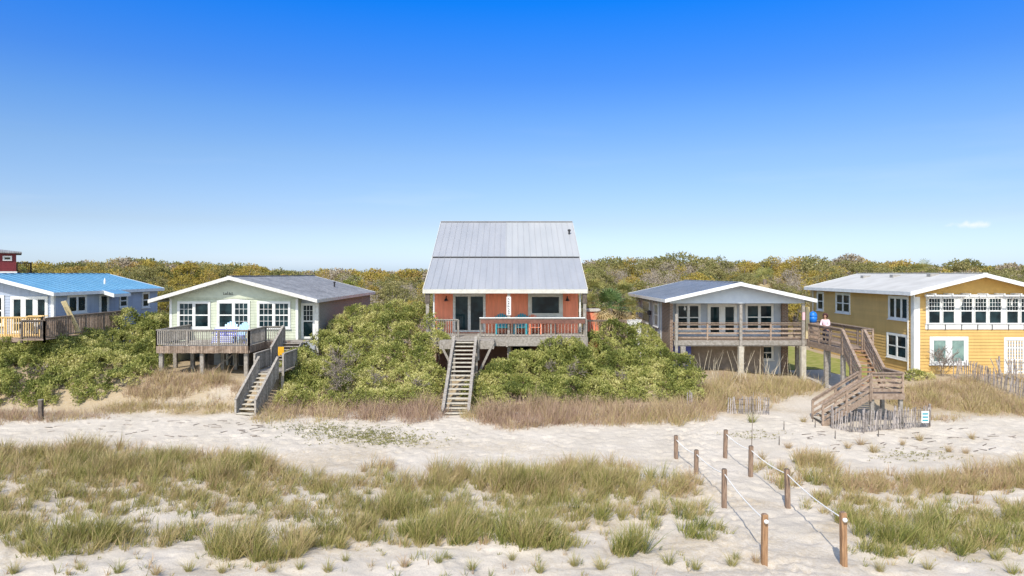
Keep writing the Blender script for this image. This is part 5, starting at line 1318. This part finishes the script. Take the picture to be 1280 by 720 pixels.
for a in (-1,1):
    for b in (-1,1): MB().box(x+a*.52-.03, x+a*.52+.03, 42.7+b*.2-.03, 42.7+b*.2+.03, DZc, DZc+.9).build('leg', M['dark_metal'], T)
gd = 4.0
adirondack((Xp(285.5,40.6),40.6,gd), R(5), M['pale_blue'], 'pale blue deck chair left of its twin, backed to the arched window', s=1.18)
adirondack((Xp(297.5,40.6),40.6,gd), R(-22), M['pale_blue'], 'pale blue deck chair turned sideways, right of its twin', s=1.15)
def striped_chair(loc, rz, label):  # low folding beach chair
    T = thing('folding_chair', loc, label, 'chair'); OFF[T.name] = (0,0,0)
    fr_ = MB()
    for k in (-1,1):
        fr_.tube([(k*.28,-.3,0),(k*.28,.28,.8)], .014, 6); fr_.tube([(k*.26,.34,0),(k*.26,-.28,.42)], .014, 6); fr_.tube([(k*.3,-.28,.58),(k*.3,.2,.6)], .02, 6)
    fr_.build('frame', M['royal'], T)
    a = MB(); b = MB()
    for i in range(7):
        tgt = a if i % 2 else b
        t0, t1 = i/7, (i+1)/7; P0 = lambda t: np.array((0,-.26+.36*t,.42-.08*t))
        tgt.beam(P0((t0+t1)/2)+(-.25,0,0), P0((t0+t1)/2)+(.25,0,0), .05, .01)
        q = lambda t: np.array((0,.1+.18*t,.34+.5*t)); c = q((t0+t1)/2); tgt.beam(c+(-.25,0,0), c+(.25,0,0), .012, .075)
        c = np.array((0,-.3,.10+.32*(t0+t1)/2)); tgt.beam(c+(-.25,0,0), c+(.25,0,0), .01, .045)
    a.build('blue_stripes', M['royal'], T); b.build('white_stripes', M['white_fab'], T)
    T.rotation_euler = (0,0,rz); T.scale = (1.15,1.15,1.1); return T
striped_chair((Xp(274,39.2),39.2,gd), R(8), 'blue and white striped folding chair, left of the pair by the deck rail')
striped_chair((Xp(287,39.2),39.2,gd), R(-4), 'blue and white striped folding chair, right of the pair by the deck rail')
x = Xp(299,39.3); T = thing('side_table', (x,39.3,gd), 'small blue side table on splayed legs beside the striped chairs', 'table')
MB().box(x-.3, x+.3, 39.05, 39.5, gd+.46, gd+.49).build('tabletop', M['royal'], T)
for a in (-1,1):
    for b in (-1,1): MB().beam((x+a*.42,39.28+b*.26,gd), (x+a*.22,39.28+b*.16,gd+.46), .03, .03).build('leg', M['royal'], T)
# yellow towel on the sage house stair rail
x = Xp(351.5,38.3); T = MB()
for i in range(6): T.box(x-.17+i*.055, x-.12+i*.055, 38.28-.02*(i % 2), 38.33-.02*(i % 2), 3.42+random.uniform(0,.1), 3.95)
tag(T.build('towel', M['yellow_towel'], None, loc=(x,38.3,3.45)), 'yellow orange towel hanging on the sage house stair rail', 'towel')
# leaning timber under the sage deck
a = G(248, 470); b_ = MB().beam((a[0],38.9,g1(a[0],38.9)), (a[0]+1.1,39.6,3.25), .12, .05); b_.beam((a[0]+.2,39.0,g1(a[0],39)), (a[0]+1.2,39.7,3.4), .05, .05)
tag(b_.build('plank', M['wood_grey'], None, loc=(a[0],38.9,g1(a[0],38.9))), 'loose pale boards leaning under the sage house deck', 'plank')
# tall pale plank by the blue house
p0 = (Xp(97,39.6),39.6,Zp(413,39.6)); p1 = (Xp(79.5,38.9),38.9,Zp(376.5,38.9)); d = np.array(p1)-np.array(p0)
tag(MB().beam(np.array(p0)-d*.05, p1, .30, .05, (0,1,0)).beam(np.array(p0)+d*.1+np.array((.05,-.045,0)), np.array(p1)+np.array((.05,-.045,-.3)), .05, .04, (0,1,0)).build('plank', M['wood_pale'], None, loc=p0), 'long pale plank leaning upright before the blue roofed house', 'plank')
# grill on the blue house deck, white table
x, y = Xp(63,38.2), 38.2; T = thing('grill', (x,y,4.48), 'black grill standing on the side deck of the blue roofed house', 'grill')
MB().box(x-.45, x+.45, y-.28, y+.28, 4.95, 5.15).build('firebox', M['dark_metal'], T)
MB().prism([(x-.45,y-.28,5.151),(x-.45,y+.28,5.151),(x-.45,y+.2,5.42),(x-.45,y-.12,5.42)], (.9,0,0)).build('lid', M['dark_metal'], T)
MB().box(x-.4, x+.4, y-.25, y+.25, 4.5, 4.949).build('cabinet', M['wood_dark'], T)
x, y = Xp(31,39.2), 39.2; T = thing('patio_table', (x,y,4.5), 'white patio table behind the new yellow deck rail', 'table')
MB().lathe((x,y,5.18), [(.5,0),(.52,.02),(.52,.04),(.5,.05)], 20).build('tabletop', M['white'], T)
for a in range(3): MB().beam((x+.4*math.cos(a*2.1),y+.3*math.sin(a*2.1),4.5), (x+.1*math.cos(a*2.1),y+.1*math.sin(a*2.1),5.18), .05, .05).build('leg', M['white'], T)
# stack of new boards on that rail
x = Xp(44,38.3); b_ = MB()
for i in range(4): b_.box(x-.55+.05*i, x+.35+.04*i, 38.36+.09*i, 38.44+.09*i, 5.605, 5.65+.02*(i % 2))
tag(b_.build('lumber', M['wood_new'], None, loc=(x,38.5,5.6)), 'short new yellow boards lying on the deck rail of the blue roofed house', 'lumber')
# small coral shower shed, white railing box, black lamp post, blue bin
x, y = Xp(740,50), 50.0; z = g1(x,y); T = thing('garden_shed', (x,y,z), 'small coral shed with pale flat roof beside the coral house', 'shed')
MB().box(x-.45, x+.45, y-.4, y+.4, z, Zp(389,50)).build('wall', M['coral'], T); MB().box(x-.55, x+.55, y-.5, y+.5, Zp(388.9,50), Zp(386,50)).build('roof', M['trim_cream'], T)
MB().box(x-.3, x+.3, y-.425, y-.405, z+.05, z+1.8).build('door', M['coral'], T)
x, y = Xp(791,46), 46.0; z = g1(x,y); T = thing('landing_screen', (x,y,z), 'white painted landing screen against the side wall of the grey house', 'screen')
MB().box(x-.45, x+.55, y-.05, y, 3.2, Zp(399.5,46)-.06).build('panel', M['white'], T); MB().box(x-.5, x+.6, y-.08, y+.03, Zp(399.5,46)-.058, Zp(399.5,46)).build('cap', M['white'], T)
for a in (-.4,.5): MB().box(x+a-.05, x+a+.05, y+.04, y+.13, z-.2, Zp(400,46)).build('post', M['white_dirty'], T)
x, y = Xp(811.5,47.5), 47.5; z = g1(x,y); T = thing('lamp_post', (x,y,z), 'thin black lamp post beside the side wall of the grey house', 'lamp post')
MB().tube([(x,y,z-.2),(x,y,Zp(394,y))], .035, 8).build('pole', M['dark_metal'], T); MB().lathe((x,y,Zp(394,y)), [(.06,0),(.13,.05),(.15,.26),(.05,.34)], 8).build('lantern', M['dark_metal'], T)
x, y = Xp(1016.7,43.0), 43.05; T = thing('bin', (x,y,4.0), 'bright blue rounded bin standing on the boardwalk by the yellow house', 'bin')
T_z = Zp(390.5,43)
MB().box(x-.3, x+.3, y-.25, y+.25, 4.0, 4.95).build('stand', M['wood_brown'], T)
MB().lathe((x,y,4.955), [(.14,0),(.2,.05),(.235,.2),(.24,.38)], 18).build('body', M['bin_blue'], T, True)
MB().lathe((x,y,5.336), [(.25,0),(.25,.03),(.22,.16),(.15,.26),(.05,.31),(.01,.315)], 18).build('lid', M['bin_blue'], T, True)

# ------------------------------------------------------------------ person at the boardwalk rail
def skin_obj(name, verts, edges, rad, m, parent, sub=2, root=0):
    me = bpy.data.meshes.new(name); me.from_pydata(verts, edges, []); ob = bpy.data.objects.new(name, me); COL.objects.link(ob)
    sk = ob.modifiers.new('skin', 'SKIN'); sk.use_smooth_shade = True
    sv = me.skin_vertices[0].data
    for i, r in enumerate(rad): sv[i].radius = (r, r) if not hasattr(r, '__len__') else r
    for i in range(len(verts)): sv[i].use_root = (i == root)
    ss_ = ob.modifiers.new('sub', 'SUBSURF'); ss_.levels = sub; ss_.render_levels = sub
    bpy.context.view_layer.update()
    dg = bpy.context.evaluated_depsgraph_get(); nm = bpy.data.meshes.new_from_object(ob.evaluated_get(dg)); nm.name = name
    nm.materials.clear(); nm.materials.append(m); bpy.data.objects.remove(ob)
    o = bpy.data.objects.new(name, nm); COL.objects.link(o); o.parent = parent
    nm.polygons.foreach_set('use_smooth', [True]*len(nm.polygons))
    return o
M['skin'] = mat('skin', (.42,.235,.16), None, 5, .55); M['hair'] = mat('dark_auburn_hair', (.045,.014,.014), (.09,.03,.025), 30, .6, 0, .5)
M['blouse'] = mat('pale_pink_blouse', (.78,.60,.64), (.70,.52,.56), 6, .85); M['trousers'] = mat('dark_trousers', (.04,.035,.05), None, 5, .85); M['eye'] = mat('dark_eye', (.03,.02,.02), None, 5, .3); M['lips'] = mat('lips', (.42,.12,.11), None, 5, .5); M['shoe'] = mat('tan_shoe', (.3,.2,.13), None, 5, .7)
PX, PY = 17.88, 39.5
W = thing('person', (PX,PY,4.0), 'person in a pale pink top leaning with folded forearms on the boardwalk rail', 'person'); OFF[W.name] = (0,0,0)
# local frame: faces -y, metres; the rail is .2 m in front at 1.03 m
v = [(0,.08,.92),(0,.07,1.08),(0,.05,1.26),(0,.02,1.40),(0,0,1.47),(0,-.01,1.55),(0,-.025,1.60),(0,-.03,1.67),(0,-.025,1.73)]
rd = [(.155,.12),(.135,.105),(.16,.115),(.14,.09),(.055,.055),(.052,.055),(.075,.09),(.078,.098),(.055,.07)]
e = [(0,1),(1,2),(2,3),(3,4),(4,5),(5,6),(6,7),(7,8)]
def chain(start, pts, rads):
    last = start
    for p, r in zip(pts, rads): v.append(p); rd.append(r); e.append((last, len(v)-1)); last = len(v)-1
    return last
for k in (-1,1):
    chain(0, [(k*.09,.08,.84),(k*.10,.06,.66),(k*.10,.05,.48),(k*.10,.08,.26),(k*.10,.09,.07),(k*.11,.02,.04),(k*.12,-.08,.03)], [.10,.082,.062,.058,.04,.038,.03])
    h = chain(3, [(k*.17,.02,1.40),(k*.215,.0,1.26),(k*.235,-.06,1.12),(k*.15,-.17,1.095),(k*.06,-.22,1.09),(k*.01,-.235,1.088)], [.058,.05,.042,.036,.026,(.018,.034)])
    for f in range(4):
        a = chain(h, [(k*-.03,-.222-.004*f,1.112-.017*f),(k*-.055,-.205,1.106-.016*f),(k*-.07,-.185,1.10-.014*f)], [.0095,.009,.0075])
    chain(h, [(k*.0,-.205,1.125),(k*-.02,-.20,1.135)], [.011,.009])
body = skin_obj('body', v, e, rd, M['skin'], W)
# face
def blob(name, c, s, m, parent, n=10):
    b = MB(); pr_ = [(math.sin(math.pi*t/8)*1.0+.001, -math.cos(math.pi*t/8)) for t in range(9)]
    b.lathe((0,0,0), pr_, n); b.v = [(c[0]+x*s[0], c[1]+y*s[1], c[2]+z*s[2]) for x, y, z in b.v]
    o = b.build(name, m, None, True); o.parent = parent; return o
fz = 1.655
for k in (-1,1):
    blob('eye', (k*.03,-.122,fz+.01), (.012,.007,.007), M['eye'], body); blob('ear', (k*.08,-.025,fz), (.012,.022,.032), M['skin'], body)
blob('nose', (0,-.135,fz-.018), (.012,.018,.024), M['skin'], body); blob('mouth', (0,-.122,fz-.055), (.024,.01,.008), M['lips'], body)
# curly hair: a cap of many curls around and behind the face
b = MB(); rr = random.Random(2)
for i in range(210):
    n = unit((rr.gauss(0,1), rr.gauss(0,1), rr.gauss(0,1)))
    if n[1] < -.35 and n[2] < .55: continue
    if n[2] < -.85: continue
    c = np.array((0,-.0,fz+.02))+n*np.array((.13,.135,.135)); r = rr.uniform(.026,.042)
    b.lathe(tuple(c-np.array((0,0,r))), [(.3*r,0),(.85*r,.45*r),(r,r),(.85*r,1.55*r),(.3*r,2*r)], 6)
o = b.build('hair', M['hair'], None, True); o.parent = body
# clothes
cv = [(0,.08,.86),(0,.075,1.0),(0,.055,1.24),(0,.02,1.39),(0,.0,1.445)]; cr = [(.185,.15),(.165,.13),(.18,.135),(.15,.105),(.075,.07)]; ce = [(0,1),(1,2),(2,3),(3,4)]
v, rd, e = cv, cr, ce
for k in (-1,1): chain(3, [(k*.18,.02,1.395),(k*.225,.0,1.26),(k*.245,-.06,1.12),(k*.16,-.165,1.098),(k*.085,-.21,1.092)], [.075,.068,.06,.052,.042])
skin_obj('blouse', v, e, rd, M['blouse'], W)
v = [(0,.08,.95),(0,.08,.86)]; rd = [(.175,.14),(.165,.135)]; e = [(0,1)]
for k in (-1,1): chain(1, [(k*.095,.08,.80),(k*.10,.06,.64),(k*.10,.05,.46),(k*.10,.08,.24),(k*.10,.09,.12)], [.118,.098,.08,.074,.066])
skin_obj('trousers', v, e, rd, M['trousers'], W)
for k in (-1,1):
    o = blob('shoe', (k*.115,-.02,.045), (.05,.125,.042), M['shoe'], W)
W.location = (PX, PY, 4.0); W.rotation_euler = (0,0,R(-46)); W.scale = (.96,.96,.95)

# ------------------------------------------------------------------ light, sky, camera
el = R(48); az = (.31, 1.0); n_ = math.hypot(*az)
d = Vector((az[0]/n_*math.cos(el), az[1]/n_*math.cos(el), -math.sin(el)))
sl = bpy.data.lights.new('sun', 'SUN'); sl.energy = 3.7; sl.angle = R(.53); sl.color = (1,.94,.84)
so = bpy.data.objects.new('sun', sl); COL.objects.link(so); so.rotation_euler = d.to_track_quat('-Z', 'Y').to_euler(); so.location = (-20,-40,60)
wd = bpy.data.worlds.new('World'); scene.world = wd; wd.use_nodes = True; t = wd.node_tree; N = t.nodes; L = t.links; N.clear()
ow = N.new('ShaderNodeOutputWorld'); bg = N.new('ShaderNodeBackground'); L.new(bg.outputs[0], ow.inputs[0])
sk = N.new('ShaderNodeTexSky'); sk.sky_type = 'NISHITA'; sk.sun_disc = False; sk.sun_elevation = el; sk.sun_rotation = math.atan2(-d.x, -d.y)
sk.altitude = 0; sk.air_density = 1.0; sk.dust_density = .6; sk.ozone_density = 2.5
tc = N.new('ShaderNodeTexCoord'); sx = N.new('ShaderNodeSeparateXYZ'); L.new(tc.outputs['Generated'], sx.inputs[0])
rp = N.new('ShaderNodeValToRGB'); L.new(sx.outputs[2], rp.inputs[0])
SKYTINT = [(0.0,(.79,.97,1.45)),(.016,(.79,.94,1.37)),(.071,(.72,.76,.955)),(.162,(.627,.77,.98)),(.217,(.465,.734,1.09)),(.269,(.281,.656,1.23)),(.366,(.026,.63,1.53)),(.6,(1.25,1.35,1.45))]  # overhead stop, out of view, is raised to add fill in the shade
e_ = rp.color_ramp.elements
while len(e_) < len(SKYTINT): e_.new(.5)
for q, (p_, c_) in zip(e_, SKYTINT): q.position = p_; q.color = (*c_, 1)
mx = N.new('ShaderNodeMix'); mx.data_type = 'RGBA'; mx.blend_type = 'MULTIPLY'; mx.inputs[0].default_value = 1
# unseen sunward sky is paler, and brightened further as added fill for shaded fronts
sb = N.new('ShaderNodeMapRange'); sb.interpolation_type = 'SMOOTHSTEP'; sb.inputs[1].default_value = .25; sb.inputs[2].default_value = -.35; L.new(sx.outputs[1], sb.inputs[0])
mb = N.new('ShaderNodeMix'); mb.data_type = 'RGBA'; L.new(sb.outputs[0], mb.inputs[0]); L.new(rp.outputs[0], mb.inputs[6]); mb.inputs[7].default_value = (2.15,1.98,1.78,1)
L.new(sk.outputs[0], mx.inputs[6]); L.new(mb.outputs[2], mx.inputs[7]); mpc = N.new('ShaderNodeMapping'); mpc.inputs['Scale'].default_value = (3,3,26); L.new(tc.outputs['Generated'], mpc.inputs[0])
nc = N.new('ShaderNodeTexNoise'); nc.inputs['Scale'].default_value = 1.0; nc.inputs['Detail'].default_value = 5; L.new(mpc.outputs[0], nc.inputs['Vector'])
c1 = N.new('ShaderNodeMapRange'); c1.inputs[1].default_value = .56; c1.inputs[2].default_value = .82; c1.inputs[4].default_value = .14; L.new(nc.outputs['Fac'], c1.inputs[0])
c2 = N.new('ShaderNodeMapRange'); c2.inputs[1].default_value = .24; c2.inputs[2].default_value = .08; L.new(sx.outputs[2], c2.inputs[0])
c3 = N.new('ShaderNodeMath'); c3.operation = 'MULTIPLY'; L.new(c1.outputs[0], c3.inputs[0]); L.new(c2.outputs[0], c3.inputs[1])
mc = N.new('ShaderNodeMix'); mc.data_type = 'RGBA'; L.new(c3.outputs[0], mc.inputs[0]); L.new(mx.outputs[2], mc.inputs[6]); mc.inputs[7].default_value = (6.4,6.7,6.9,1)   # thin high cloud
# one small fair-weather cloud low over the woods to the right
vd = N.new('ShaderNodeVectorMath'); vd.operation = 'SUBTRACT'; L.new(tc.outputs['Generated'], vd.inputs[0]); vd.inputs[1].default_value = (.553,.832,.0585)
vs = N.new('ShaderNodeVectorMath'); vs.operation = 'MULTIPLY'; L.new(vd.outputs[0], vs.inputs[0]); vs.inputs[1].default_value = (1,1,4.5)
vl = N.new('ShaderNodeVectorMath'); vl.operation = 'LENGTH'; L.new(vs.outputs[0], vl.inputs[0])
n5 = N.new('ShaderNodeTexNoise'); n5.inputs['Scale'].default_value = 90; n5.inputs['Detail'].default_value = 4; L.new(tc.outputs['Generated'], n5.inputs['Vector'])
a5 = N.new('ShaderNodeMath'); a5.operation = 'MULTIPLY_ADD'; a5.inputs[1].default_value = -.04; L.new(n5.outputs['Fac'], a5.inputs[0]); L.new(vl.outputs['Value'], a5.inputs[2])
r5 = N.new('ShaderNodeMapRange'); r5.interpolation_type = 'SMOOTHSTEP'; r5.inputs[1].default_value = .006; r5.inputs[2].default_value = -.016; r5.inputs[4].default_value = .75; L.new(a5.outputs[0], r5.inputs[0])
m5 = N.new('ShaderNodeMix'); m5.data_type = 'RGBA'; L.new(r5.outputs[0], m5.inputs[0]); L.new(mc.outputs[2], m5.inputs[6]); m5.inputs[7].default_value = (6.6,6.8,6.9,1)
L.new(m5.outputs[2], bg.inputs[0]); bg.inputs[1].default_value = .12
cam = bpy.data.cameras.new('camera'); co = bpy.data.objects.new('camera', cam); COL.objects.link(co)
cam.sensor_width = 36; cam.lens = 36*F/1280; cam.clip_end = 9000; cam.clip_start = .1
co.location = (0,0,CH); co.rotation_euler = (R(90),0,0); cam.shift_y = (HY-360)/1280
scene.camera = co
scene.view_settings.view_transform = 'Standard'; scene.view_settings.look = 'None'; scene.view_settings.exposure = 0.35; scene.view_settings.gamma = 1
scene.render.engine = 'CYCLES'; scene.render.resolution_x = 1024; scene.render.resolution_y = 576
